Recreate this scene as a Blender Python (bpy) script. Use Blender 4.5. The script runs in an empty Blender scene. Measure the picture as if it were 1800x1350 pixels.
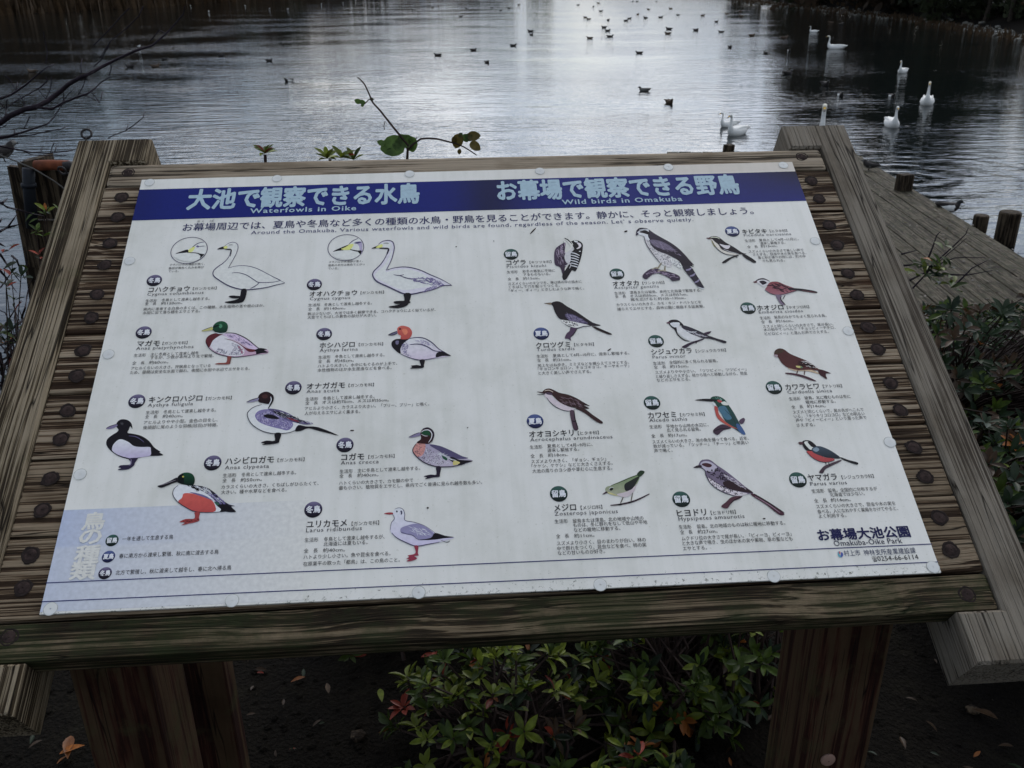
import bpy, bmesh, math, random
import numpy as np
PI = math.pi
from mathutils import Vector, Matrix, geometry

# ------------------------------------------------------------------ scene, camera, sky, sun, exposure
SC = bpy.context.scene
COL = SC.collection
GROUND_Z = 0.0
SIGN_Z = 0.80                       # height of the panel's lower edge above the ground
WATER_Z = -2.20
CAM = np.array([-0.05285, -0.98960, SIGN_Z + 0.74791])
PITCH, ROLL, YAW, FOC = 0.421294, -0.0097948, 0.0682024, 1600.0   # FOC in 1/1800ths of the picture's width
SLOPE = 0.537417                    # the panel leans back by this angle from the horizontal

def cam_axes():
    cy, sy, cp, sp = math.cos(YAW), math.sin(YAW), math.cos(PITCH), math.sin(PITCH)
    f = np.array([sy*cp, cy*cp, -sp]); r = np.array([cy, -sy, 0.0]); u = np.cross(r, f)
    cr, sr = math.cos(ROLL), math.sin(ROLL)
    return r*cr + u*sr, -r*sr + u*cr, f
RT, UP, FW = cam_axes()

cam_data = bpy.data.cameras.new('camera')
cam = bpy.data.objects.new('camera', cam_data); COL.objects.link(cam); SC.camera = cam
cam_data.sensor_width = 36; cam_data.lens = FOC/1800*36
cam_data.clip_start = 0.05; cam_data.clip_end = 3000
cam_data.dof.use_dof = True; cam_data.dof.focus_distance = 1.35; cam_data.dof.aperture_fstop = 22
mw = Matrix.Identity(4)
for i in range(3):
    mw[i][0] = RT[i]; mw[i][1] = UP[i]; mw[i][2] = -FW[i]; mw[i][3] = CAM[i]
cam.matrix_world = mw

SUN_EL, SUN_AZ = math.radians(38), math.radians(18)      # azimuth measured from +Y towards +X: ahead, behind thin cloud
world = bpy.data.worlds.new('World'); SC.world = world; world.use_nodes = True

def build_world():
    nt = world.node_tree; nt.nodes.clear(); N = nt.nodes.new; L = nt.links.new
    out = N('ShaderNodeOutputWorld'); bg = N('ShaderNodeBackground'); bg.inputs[1].default_value = 0.10
    L(bg.outputs[0], out.inputs[0])
    sky = N('ShaderNodeTexSky'); sky.sky_type = 'NISHITA'; sky.sun_disc = False
    sky.sun_elevation = SUN_EL; sky.sun_rotation = SUN_AZ; sky.air_density = 1.0; sky.dust_density = 0.7
    tc = N('ShaderNodeTexCoord')
    sep = N('ShaderNodeSeparateXYZ'); L(tc.outputs['Generated'], sep.inputs[0])
    def math_(op, a, b=None, c=None, clamp=False):
        m = N('ShaderNodeMath'); m.operation = op; m.use_clamp = clamp
        for i, v in enumerate((a, b, c)):
            if v is None: continue
            if isinstance(v, (int, float)): m.inputs[i].default_value = v
            else: L(v, m.inputs[i])
        return m.outputs[0]
    zz = math_('MAXIMUM', sep.outputs[2], 0.0)
    den = math_('ADD', zz, 0.16)
    px = math_('DIVIDE', sep.outputs[0], den); py = math_('DIVIDE', sep.outputs[1], den)
    cmb = N('ShaderNodeCombineXYZ'); L(px, cmb.inputs[0]); L(py, cmb.inputs[1]); cmb.inputs[2].default_value = CLOUD_SEED
    n1 = N('ShaderNodeTexNoise'); n1.inputs['Scale'].default_value = 0.9; n1.inputs['Detail'].default_value = 7
    n1.inputs['Roughness'].default_value = 0.55; n1.inputs['Distortion'].default_value = 0.35
    L(cmb.outputs[0], n1.inputs['Vector'])
    ramp = N('ShaderNodeValToRGB'); L(n1.outputs[0], ramp.inputs[0])
    ramp.color_ramp.elements[0].position = 0.40; ramp.color_ramp.elements[1].position = 0.56
    # cloud brightness: the veil of cloud glows round the sun and is greyer away from it
    sd = Vector((math.sin(SUN_AZ)*math.cos(SUN_EL), math.cos(SUN_AZ)*math.cos(SUN_EL), math.sin(SUN_EL)))
    dot = N('ShaderNodeVectorMath'); dot.operation = 'DOT_PRODUCT'; L(tc.outputs['Generated'], dot.inputs[0]); dot.inputs[1].default_value = sd
    g = math_('MAXIMUM', dot.outputs['Value'], 0.0); g = math_('POWER', g, 4.0)
    n2 = N('ShaderNodeTexNoise'); n2.inputs['Scale'].default_value = 1.5; n2.inputs['Detail'].default_value = 5
    L(cmb.outputs[0], n2.inputs['Vector'])
    v = math_('MULTIPLY_ADD', g, CLOUD_GLOW, CLOUD_BASE)
    mr = N('ShaderNodeMapRange'); mr.interpolation_type = 'SMOOTHSTEP'; L(n2.outputs[0], mr.inputs[0])
    for i_, q_ in ((1, 0.38), (2, 0.62), (3, 0.38), (4, 1.42)): mr.inputs[i_].default_value = q_
    v2 = mr.outputs[0]
    v = math_('MULTIPLY', v, v2)
    lowc = N('ShaderNodeMapRange'); L(sep.outputs[2], lowc.inputs[0])     # thicker, duller cloud low down
    for i_, q_ in ((1, 0.0), (2, 0.13), (3, 0.22), (4, 1.0)): lowc.inputs[i_].default_value = q_
    v = math_('MULTIPLY', v, lowc.outputs[0])
    cc = N('ShaderNodeMix'); cc.data_type = 'RGBA'; cc.blend_type = 'MULTIPLY'; cc.inputs[0].default_value = 1
    tn = N('ShaderNodeValToRGB'); L(n2.outputs[0], tn.inputs[0])
    tn.color_ramp.elements[0].position = 0.38; tn.color_ramp.elements[0].color = (0.66, 0.85, 1.18, 1); tn.color_ramp.elements[1].position = 0.62; tn.color_ramp.elements[1].color = (1.02, 0.99, 0.96, 1)
    L(tn.outputs[0], cc.inputs[6]); L(v, cc.inputs[7])
    mix = N('ShaderNodeMix'); mix.data_type = 'RGBA'
    hz = N('ShaderNodeMapRange'); L(sep.outputs[2], hz.inputs[0])
    for i_, q_ in ((1, 0.02), (2, 0.12), (3, 1.0), (4, 0.0)): hz.inputs[i_].default_value = q_
    cov = math_('MAXIMUM', ramp.outputs[0], hz.outputs[0])      # cloud closes up towards the horizon
    L(cov, mix.inputs[0]); L(sky.outputs[0], mix.inputs[6]); L(cc.outputs[2], mix.inputs[7])
    L(mix.outputs[2], bg.inputs[0])
CLOUD_GLOW, CLOUD_BASE, CLOUD_SEED = 19.0, 8.0, 11.3
build_world()

sun_data = bpy.data.lights.new('sun', 'SUN'); sun_data.energy = 0.7; sun_data.angle = math.radians(14); sun_data.color = (1, 0.95, 0.88)
sun = bpy.data.objects.new('sun', sun_data); COL.objects.link(sun); sun.location = (0, 0, 60)
sdir = Vector((math.sin(SUN_AZ)*math.cos(SUN_EL), math.cos(SUN_AZ)*math.cos(SUN_EL), math.sin(SUN_EL)))
sun.rotation_euler = sdir.to_track_quat('Z', 'Y').to_euler()

SC.view_settings.view_transform = 'Standard'; SC.view_settings.look = 'None'
SC.view_settings.exposure = 0.24; SC.view_settings.gamma = 1.0; SC.view_settings.use_curve_mapping = False

# ------------------------------------------------------------------ small helpers
def ray(px, py):
    d = FW*FOC + RT*(px-900) - UP*(py-675)
    return d/np.linalg.norm(d)
def on_z(px, py, z):                 # the point at height z that the photograph shows at this pixel
    d = ray(px, py); return Vector(CAM + d*((z-CAM[2])/d[2]))
def on_y(px, py, y):                 # the point at this distance ahead
    d = ray(px, py); return Vector(CAM + d*((y-CAM[1])/d[1]))

def tag(o, label=None, cat=None, group=None, kind=None):
    if label: o['label'] = label
    if cat: o['category'] = cat
    if group: o['group'] = group
    if kind: o['kind'] = kind
    return o
def empty(name, loc=(0, 0, 0), rot=(0, 0, 0), parent=None):
    o = bpy.data.objects.new(name, None); COL.objects.link(o); o.location = loc; o.rotation_euler = rot
    o.empty_display_size = 0.1
    if parent: o.parent = parent
    return o
def link(name, me, parent=None):
    o = bpy.data.objects.new(name, me); COL.objects.link(o)
    if parent: o.parent = parent
    return o
def mesh(name, verts, faces, mats=(), midx=None, smooth=False):
    me = bpy.data.meshes.new(name); me.from_pydata([tuple(v) for v in verts], [], [tuple(f) for f in faces]); 
    for m in mats: me.materials.append(m)
    if midx is not None: me.polygons.foreach_set('material_index', midx)
    if smooth: me.polygons.foreach_set('use_smooth', [True]*len(me.polygons))
    me.update(); return me

class MB:
    """collects shapes; build() links them as one mesh object"""
    def __init__(s): s.v = []; s.f = []; s.m = []
    def add(s, verts, faces, mi=0):
        b = len(s.v); s.v += [tuple(v) for v in verts]; s.f += [tuple(i+b for i in f) for f in faces]; s.m += [mi]*len(faces)
    def box(s, lo, hi, mi=0, bev=0.0, mat=None):
        bm = bmesh.new(); bmesh.ops.create_cube(bm, size=1)
        lo = Vector(lo); hi = Vector(hi)
        for v in bm.verts: v.co = Vector([lo[i] + (v.co[i]+0.5)*(hi[i]-lo[i]) for i in range(3)])
        if bev: bmesh.ops.bevel(bm, geom=bm.edges[:], offset=bev, segments=2, affect='EDGES', profile=0.6)
        s.bm(bm, mi, mat)
    def bm(s, bm, mi=0, mat=None):
        if mat is not None: bm.transform(mat)
        bm.verts.index_update(); s.add([v.co.copy() for v in bm.verts], [[v.index for v in f.verts] for f in bm.faces], mi); bm.free()
    def tube(s, pts, rad, seg=6, mi=0, cap=True, ell=None):
        pts = [Vector(p) for p in pts]; n = len(pts)
        if isinstance(rad, (int, float)): rad = [rad]*n
        vs = []; prev = None
        for i, p in enumerate(pts):
            t = (pts[min(i+1, n-1)] - pts[max(i-1, 0)])
            t = t.normalized() if t.length > 1e-9 else Vector((0, 0, 1))
            if prev is None:
                a = Vector((0, 0, 1)) if abs(t.z) < 0.9 else Vector((1, 0, 0)); x = t.cross(a).normalized()
            else: x = (prev - t*prev.dot(t)); x = x.normalized() if x.length > 1e-6 else t.orthogonal().normalized()
            prev = x; y = t.cross(x)
            for k in range(seg):
                a = 2*math.pi*k/seg; vs.append(p + (x*math.cos(a) + y*math.sin(a))*rad[i])
        fs = [[i*seg+k, i*seg+(k+1) % seg, (i+1)*seg+(k+1) % seg, (i+1)*seg+k] for i in range(n-1) for k in range(seg)]
        if cap: fs += [list(range(seg))[::-1], list(range((n-1)*seg, n*seg))]
        s.add(vs, fs, mi)
    def disc(s, c, r, h, seg=20, mi=0, dome=0.0):     # low cylinder standing on +z at c, with a domed top
        vs = []; rings = [(r, 0), (r, h*0.55), (r*0.86, h), (r*0.5, h+dome*0.7), (0.001, h+dome)]
        for rr, z in rings:
            for k in range(seg):
                a = 2*math.pi*k/seg; vs.append((c[0]+rr*math.cos(a), c[1]+rr*math.sin(a), c[2]+z))
        s.add(vs, [[i*seg+k, i*seg+(k+1) % seg, (i+1)*seg+(k+1) % seg, (i+1)*seg+k] for i in range(len(rings)-1) for k in range(seg)], mi)
    def build(s, name, mats, parent=None, smooth=False):
        if not isinstance(mats, (list, tuple)): mats = [mats]
        return link(name, mesh(name, s.v, s.f, mats, s.m, smooth), parent)

# ------------------------------------------------------------------ materials
def new_mat(name):
    m = bpy.data.materials.new(name); m.use_nodes = True; nt = m.node_tree
    b = nt.nodes['Principled BSDF']; return m, nt, b
def node(nt, kind, **kw):
    n = nt.nodes.new(kind)
    for k, v in kw.items():
        if k in n.inputs.keys(): n.inputs[k].default_value = v
        else: setattr(n, k, v)
    return n
def ramp(nt, fac, stops):
    r = nt.nodes.new('ShaderNodeValToRGB'); e = r.color_ramp.elements
    while len(e) < len(stops): e.new(0.5)
    for i, (p, c) in enumerate(stops): e[i].position = p; e[i].color = (*c, 1) if len(c) == 3 else c
    nt.links.new(fac, r.inputs[0]); return r.outputs[0]
def simple(name, col, rough=0.7, var=0.25, scale=20.0, bump=0.0, spec=0.22, metallic=0.0):
    m, nt, b = new_mat(name); L = nt.links.new
    tc = node(nt, 'ShaderNodeTexCoord'); n = node(nt, 'ShaderNodeTexNoise', Scale=scale, Detail=6.0)
    oi = node(nt, 'ShaderNodeObjectInfo')
    ad = node(nt, 'ShaderNodeVectorMath', operation='ADD'); L(tc.outputs['Object'], ad.inputs[0]); L(oi.outputs['Random'], ad.inputs[1])
    L(ad.outputs[0], n.inputs['Vector'])
    lo = tuple(c*(1-var) for c in col); hi = tuple(min(c*(1+var), 1) for c in col)
    L(ramp(nt, n.outputs[0], [(0.3, lo), (0.7, hi)]), b.inputs['Base Color'])
    b.inputs['Roughness'].default_value = rough; b.inputs['Specular IOR Level'].default_value = spec; b.inputs['Metallic'].default_value = metallic
    if bump:
        bp = node(nt, 'ShaderNodeBump', Strength=0.8, Distance=bump); L(n.outputs[0], bp.inputs['Height']); L(bp.outputs[0], b.inputs['Normal'])
    return m

def wood(name, axis, pale, mid, dark, groove=0.5, moss=None, freq=1.0, relief=0.0025, knots=True, warp_amt=0.006, moss_amt=0.45):
    """weathered timber: raised pale late wood, dark weathered grooves along `axis`, knots, checks, stains"""
    pale, mid, dark = [tuple(v*w*.93 for v, w in zip(c, (1.07, .97, .84))) for c in (pale, mid, dark)]     # lignin brown under the grey
    m, nt, b = new_mat(name); L = nt.links.new
    tc = node(nt, 'ShaderNodeTexCoord'); oi = node(nt, 'ShaderNodeObjectInfo')
    off = node(nt, 'ShaderNodeVectorMath', operation='SCALE'); off.inputs[0].default_value = (31.7, 17.3, 53.1); L(oi.outputs['Random'], off.inputs['Scale'])
    co = node(nt, 'ShaderNodeVectorMath', operation='ADD'); L(tc.outputs['Object'], co.inputs[0]); L(off.outputs[0], co.inputs[1])
    def sc(v, a, c):       # a along the grain, c across it
        s = [c, c, c]; s[axis] = a
        n = node(nt, 'ShaderNodeVectorMath', operation='MULTIPLY'); L(v, n.inputs[0]); n.inputs[1].default_value = s; return n.outputs[0]
    # knots bend the grain round them
    vor = node(nt, 'ShaderNodeTexVoronoi', feature='F1'); vor.inputs['Scale'].default_value = 1.0
    L(sc(co.outputs[0], 3.1, 5.5), vor.inputs['Vector'])
    kn = node(nt, 'ShaderNodeMapRange'); kn.inputs[1].default_value = 0.02; kn.inputs[2].default_value = 0.42; kn.inputs[3].default_value = 1; kn.inputs[4].default_value = 0
    kn.interpolation_type = 'SMOOTHSTEP'; L(vor.outputs['Distance'], kn.inputs[0])
    wn = node(nt, 'ShaderNodeTexNoise', Scale=1.0, Detail=2.0); L(sc(co.outputs[0], 2.2, 7.0), wn.inputs['Vector'])
    warp = node(nt, 'ShaderNodeMath', operation='MULTIPLY_ADD'); L(kn.outputs[0], warp.inputs[0]); warp.inputs[1].default_value = 0.008 if knots else 0.0
    wsc = node(nt, 'ShaderNodeMath', operation='MULTIPLY'); L(wn.outputs[0], wsc.inputs[0]); wsc.inputs[1].default_value = warp_amt
    L(wsc.outputs[0], warp.inputs[2])
    wv = node(nt, 'ShaderNodeCombineXYZ')
    for i in range(3):
        if i != axis: L(warp.outputs[0], wv.inputs[i])
    cw = node(nt, 'ShaderNodeVectorMath', operation='ADD'); L(co.outputs[0], cw.inputs[0]); L(wv.outputs[0], cw.inputs[1])
    g1 = node(nt, 'ShaderNodeTexNoise', Scale=1.0, Detail=3.0, Roughness=0.6); L(sc(cw.outputs[0], 1.6, 120*freq), g1.inputs['Vector'])
    g2 = node(nt, 'ShaderNodeTexNoise', Scale=1.0, Detail=4.0, Roughness=0.65); L(sc(cw.outputs[0], 7.0, 420*freq), g2.inputs['Vector'])
    g3 = node(nt, 'ShaderNodeTexNoise', Scale=1.0, Detail=3.0); L(sc(cw.outputs[0], 2.4, 30), g3.inputs['Vector'])
    s1 = node(nt, 'ShaderNodeMath', operation='MULTIPLY_ADD'); L(g2.outputs[0], s1.inputs[0]); s1.inputs[1].default_value = 0.38; L(g1.outputs[0], s1.inputs[2])
    s2 = node(nt, 'ShaderNodeMath', operation='MULTIPLY_ADD'); L(g3.outputs[0], s2.inputs[0]); s2.inputs[1].default_value = 0.20; L(s1.outputs[0], s2.inputs[2])
    g4 = node(nt, 'ShaderNodeTexNoise', Scale=1.0, Detail=4.0, Roughness=0.6); L(sc(co.outputs[0], 4.5, 16), g4.inputs['Vector'])
    s3 = node(nt, 'ShaderNodeMath', operation='MULTIPLY_ADD'); L(g4.outputs[0], s3.inputs[0]); s3.inputs[1].default_value = 0.36; L(s2.outputs[0], s3.inputs[2])
    s4 = node(nt, 'ShaderNodeMath', operation='MULTIPLY_ADD'); L(oi.outputs['Random'], s4.inputs[0]); s4.inputs[1].default_value = 0.07; L(s3.outputs[0], s4.inputs[2])
    s5 = node(nt, 'ShaderNodeMath', operation='SUBTRACT'); L(s4.outputs[0], s5.inputs[0]); s5.inputs[1].default_value = 0.215; s2 = s5
    c = ramp(nt, s2.outputs[0], [(0.0, dark), (0.725+groove, dark), (0.77+groove, mid), (0.82+groove, pale), (0.95+groove, tuple(min(1, x*1.15) for x in pale))])
    # open checks: thin black cracks along the grain
    ck = node(nt, 'ShaderNodeTexNoise', Scale=1.0, Detail=1.0, Roughness=0.3); L(sc(cw.outputs[0], 2.7, 75), ck.inputs['Vector'])
    ck1 = node(nt, 'ShaderNodeMath', operation='SUBTRACT'); L(ck.outputs[0], ck1.inputs[0]); ck1.inputs[1].default_value = 0.62
    ck2 = node(nt, 'ShaderNodeMath', operation='ABSOLUTE'); L(ck1.outputs[0], ck2.inputs[0])
    ck3 = node(nt, 'ShaderNodeMapRange'); ck3.inputs[1].default_value = 0.0; ck3.inputs[2].default_value = 0.018; ck3.inputs[3].default_value = 1; ck3.inputs[4].default_value = 0; L(ck2.outputs[0], ck3.inputs[0])
    m1 = node(nt, 'ShaderNodeMix', data_type='RGBA'); L(ck3.outputs[0], m1.inputs[0]); L(c, m1.inputs[6]); m1.inputs[7].default_value = (*[x*0.35 for x in dark], 1)
    last = m1.outputs[2]
    # broad stains
    st = node(nt, 'ShaderNodeTexNoise', Scale=1.0, Detail=5.0, Roughness=0.6); L(sc(co.outputs[0], 5.0, 11.0), st.inputs['Vector'])
    stc = ramp(nt, st.outputs[0], [(0.30, (0.45, 0.40, 0.34)), (0.52, (1, 1, 1)), (0.75, (1.0, 0.98, 0.94))])
    m2 = node(nt, 'ShaderNodeMix', data_type='RGBA', blend_type='MULTIPLY'); m2.inputs[0].default_value = 0.8; L(last, m2.inputs[6]); L(stc, m2.inputs[7]); last = m2.outputs[2]
    if knots:
        kk = node(nt, 'ShaderNodeMapRange'); kk.inputs[1].default_value = 0.03; kk.inputs[2].default_value = 0.11; kk.inputs[3].default_value = 0.8; kk.inputs[4].default_value = 0; L(vor.outputs['Distance'], kk.inputs[0])
        m3 = node(nt, 'ShaderNodeMix', data_type='RGBA'); L(kk.outputs[0], m3.inputs[0]); L(last, m3.inputs[6]); m3.inputs[7].default_value = (dark[0]*1.7, dark[1]*1.3, dark[2], 1); last = m3.outputs[2]
    if moss:
        mo = node(nt, 'ShaderNodeTexNoise', Scale=9.0, Detail=8.0, Roughness=0.7); L(co.outputs[0], mo.inputs['Vector'])
        mr = ramp(nt, mo.outputs[0], [(1-moss_amt-0.06, (0, 0, 0)), (1-moss_amt+0.08, (1, 1, 1))])
        m4 = node(nt, 'ShaderNodeMix', data_type='RGBA'); L(mr, m4.inputs[0]); L(last, m4.inputs[6]); m4.inputs[7].default_value = (*moss, 1); 
        m5 = node(nt, 'ShaderNodeMix', data_type='RGBA'); m5.inputs[0].default_value = 0.6; L(last, m5.inputs[6]); L(m4.outputs[2], m5.inputs[7]); last = m5.outputs[2]
    L(last, b.inputs['Base Color']); b.inputs['Roughness'].default_value = 0.82; b.inputs['Specular IOR Level'].default_value = 0.12
    hh = node(nt, 'ShaderNodeMath', operation='SUBTRACT'); L(s2.outputs[0], hh.inputs[0])
    h2 = node(nt, 'ShaderNodeMath', operation='MULTIPLY'); L(ck3.outputs[0], h2.inputs[0]); h2.inputs[1].default_value = 0.5; L(h2.outputs[0], hh.inputs[1])
    bp = node(nt, 'ShaderNodeBump', Strength=0.9, Distance=relief*2); L(hh.outputs[0], bp.inputs['Height']); L(bp.outputs[0], b.inputs['Normal'])
    return m

M = {}
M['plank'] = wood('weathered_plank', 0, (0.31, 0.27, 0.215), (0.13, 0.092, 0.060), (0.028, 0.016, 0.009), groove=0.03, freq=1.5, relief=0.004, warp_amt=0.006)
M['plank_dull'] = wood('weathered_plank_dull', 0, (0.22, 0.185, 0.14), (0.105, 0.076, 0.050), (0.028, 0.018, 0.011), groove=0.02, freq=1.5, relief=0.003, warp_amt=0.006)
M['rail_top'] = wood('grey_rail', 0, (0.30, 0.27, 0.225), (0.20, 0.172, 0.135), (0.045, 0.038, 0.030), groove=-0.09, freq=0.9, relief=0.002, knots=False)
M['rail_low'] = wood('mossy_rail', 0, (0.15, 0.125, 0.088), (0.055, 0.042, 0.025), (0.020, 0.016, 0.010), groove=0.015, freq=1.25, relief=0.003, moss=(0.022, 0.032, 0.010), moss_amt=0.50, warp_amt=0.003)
M['post_left'] = wood('grey_post', 1, (0.28, 0.25, 0.195), (0.145, 0.122, 0.084), (0.038, 0.029, 0.018), groove=0.0, freq=2.4, relief=0.003, moss=(0.085, 0.09, 0.04), moss_amt=0.38, knots=False)
M['post_right'] = wood('silver_post', 1, (0.205, 0.195, 0.175), (0.145, 0.135, 0.118), (0.065, 0.057, 0.048), groove=-0.04, freq=2.3, relief=0.0025, knots=False)
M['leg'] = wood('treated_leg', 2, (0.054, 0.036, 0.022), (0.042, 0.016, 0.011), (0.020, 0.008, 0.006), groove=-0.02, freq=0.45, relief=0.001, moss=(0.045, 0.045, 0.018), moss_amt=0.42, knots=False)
M['old_deck'] = wood('deck_board', 0, (0.105, 0.098, 0.08), (0.070, 0.064, 0.052), (0.028, 0.023, 0.017), groove=-0.02, freq=0.35, relief=0.004, moss=(0.04, 0.042, 0.022), moss_amt=0.5, knots=False)
M['pile'] = wood('pile_wood', 2, (0.075, 0.062, 0.046), (0.042, 0.034, 0.025), (0.016, 0.012, 0.009), groove=0.0, freq=0.3, relief=0.004, knots=False)
M['rust'] = simple('rusty_iron', (0.034, 0.022, 0.019), 0.9, 0.5, 160, 0.0008, 0.15)
M['rust_dark'] = simple('dark_iron', (0.03, 0.026, 0.025), 0.6, 0.4, 120, 0.0004)
M['hole'] = simple('rust_stain', (0.018, 0.012, 0.010), 0.95, 0.4, 90)
M['cap'] = simple('white_plastic_cap', (0.68, 0.68, 0.64), 0.35, 0.06, 60)
M['capring'] = simple('grimy_edge', (0.46, 0.465, 0.42), 0.8, 0.4, 200)
M['bark'] = simple('purple_bark', (0.016, 0.010, 0.015), 0.8, 0.4, 60, 0.001)
M['stem'] = simple('brown_stem', (0.030, 0.018, 0.014), 0.7, 0.3, 60)
M['trunk'] = simple('tree_bark', (0.045, 0.036, 0.028), 0.9, 0.4, 6, 0.02)
def leafmat(name, col, rough=0.45):
    m, nt, b = new_mat(name); L = nt.links.new
    tc = node(nt, 'ShaderNodeTexCoord'); n = node(nt, 'ShaderNodeTexNoise', Scale=3.0, Detail=4.0); L(tc.outputs['Object'], n.inputs['Vector'])
    oi = node(nt, 'ShaderNodeObjectInfo')
    h = node(nt, 'ShaderNodeHueSaturation'); 
    a = node(nt, 'ShaderNodeMapRange'); a.inputs[3].default_value = 0.55; a.inputs[4].default_value = 1.5; L(oi.outputs['Random'], a.inputs[0]); L(a.outputs[0], h.inputs['Value'])
    c = ramp(nt, n.outputs[0], [(0.3, tuple(x*0.7 for x in col)), (0.7, tuple(x*1.3 for x in col))]); L(c, h.inputs['Color']); L(h.outputs[0], b.inputs['Base Color'])
    b.inputs['Roughness'].default_value = rough; b.inputs['Specular IOR Level'].default_value = 0.22
    tr = node(nt, 'ShaderNodeBsdfTranslucent'); L(h.outputs[0], tr.inputs[0])
    mx = node(nt, 'ShaderNodeMixShader'); mx.inputs[0].default_value = 0.25
    L(b.outputs[0], mx.inputs[1]); L(tr.outputs[0], mx.inputs[2]); L(mx.outputs[0], nt.nodes['Material Output'].inputs[0])
    return m
M['leaf_green'] = leafmat('azalea_leaf', (0.045, 0.072, 0.010))
M['leaf_dark'] = leafmat('dark_leaf', (0.014, 0.026, 0.010))
M['leaf_lime'] = leafmat('lime_leaf', (0.125, 0.155, 0.016))
M['leaf_red'] = leafmat('red_leaf', (0.22, 0.035, 0.018))
M['leaf_orange'] = leafmat('orange_leaf', (0.26, 0.09, 0.02))
M['leaf_brown'] = leafmat('brown_leaf', (0.045, 0.026, 0.013))
M['leaf_vine'] = leafmat('vine_leaf', (0.05, 0.09, 0.02))
M['leaf_rust'] = leafmat('vine_leaf_turning', (0.09, 0.07, 0.02))
M['needle'] = leafmat('far_foliage', (0.030, 0.036, 0.018), 0.8)
M['needle_brown'] = leafmat('far_foliage_autumn', (0.055, 0.036, 0.020), 0.8)
M['white'] = simple('white_feathers', (0.80, 0.79, 0.74), 0.7, 0.07, 14)
M['cream'] = simple('stained_neck_feathers', (0.74, 0.70, 0.58), 0.7, 0.08, 14)
M['yellow'] = simple('yellow_bill', (0.65, 0.40, 0.05), 0.5, 0.1, 30)
M['black'] = simple('black_bill', (0.015, 0.014, 0.014), 0.4, 0.2, 30)
M['duck_dark'] = simple('dark_feathers', (0.030, 0.026, 0.024), 0.7, 0.5, 25)
M['duck_brown'] = simple('brown_feathers', (0.075, 0.052, 0.035), 0.75, 0.5, 30)
M['duck_head'] = simple('duck_head', (0.016, 0.018, 0.018), 0.5, 0.3, 30)
M['duck_grey'] = simple('grey_feathers', (0.12, 0.115, 0.105), 0.75, 0.3, 30)
M['bill'] = simple('duck_bill', (0.09, 0.08, 0.05), 0.5, 0.2, 30)
M['stone'] = simple('shore_stone', (0.17, 0.165, 0.14), 0.9, 0.5, 2.5, 0.03)
M['grey_beam'] = simple('grey_timber', (0.13, 0.135, 0.125), 0.85, 0.25, 5)
M['pipe'] = simple('rusty_pipe', (0.17, 0.05, 0.022), 0.8, 0.35, 30, 0.001)
M['dark_pipe'] = simple('dark_pipe', (0.012, 0.014, 0.018), 0.6, 0.3, 20)
M['plug'] = simple('wood_plug', (0.26, 0.16, 0.12), 0.7, 0.12, 60)
M['wire'] = simple('old_wire', (0.10, 0.095, 0.085), 0.7, 0.2, 60)

def ink_material():                   # the print: colours come from the mesh's own ink colours, sealed under a thin laminate
    m, nt, b = new_mat('printed_ink'); L = nt.links.new
    at = node(nt, 'ShaderNodeVertexColor'); at.layer_name = 'ink'
    tc = node(nt, 'ShaderNodeTexCoord'); n = node(nt, 'ShaderNodeTexNoise', Scale=160.0, Detail=4.0); L(tc.outputs['Object'], n.inputs['Vector'])
    c = ramp(nt, n.outputs[0], [(0.3, (0.86, 0.86, 0.86)), (0.7, (1, 1, 1))])
    mx = node(nt, 'ShaderNodeMix', data_type='RGBA', blend_type='MULTIPLY'); mx.inputs[0].default_value = 1; L(at.outputs[0], mx.inputs[6]); L(c, mx.inputs[7])
    L(mx.outputs[2], b.inputs['Base Color']); b.inputs['Roughness'].default_value = 0.42; b.inputs['Specular IOR Level'].default_value = 0.12
    return m
M['ink'] = ink_material()
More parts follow.
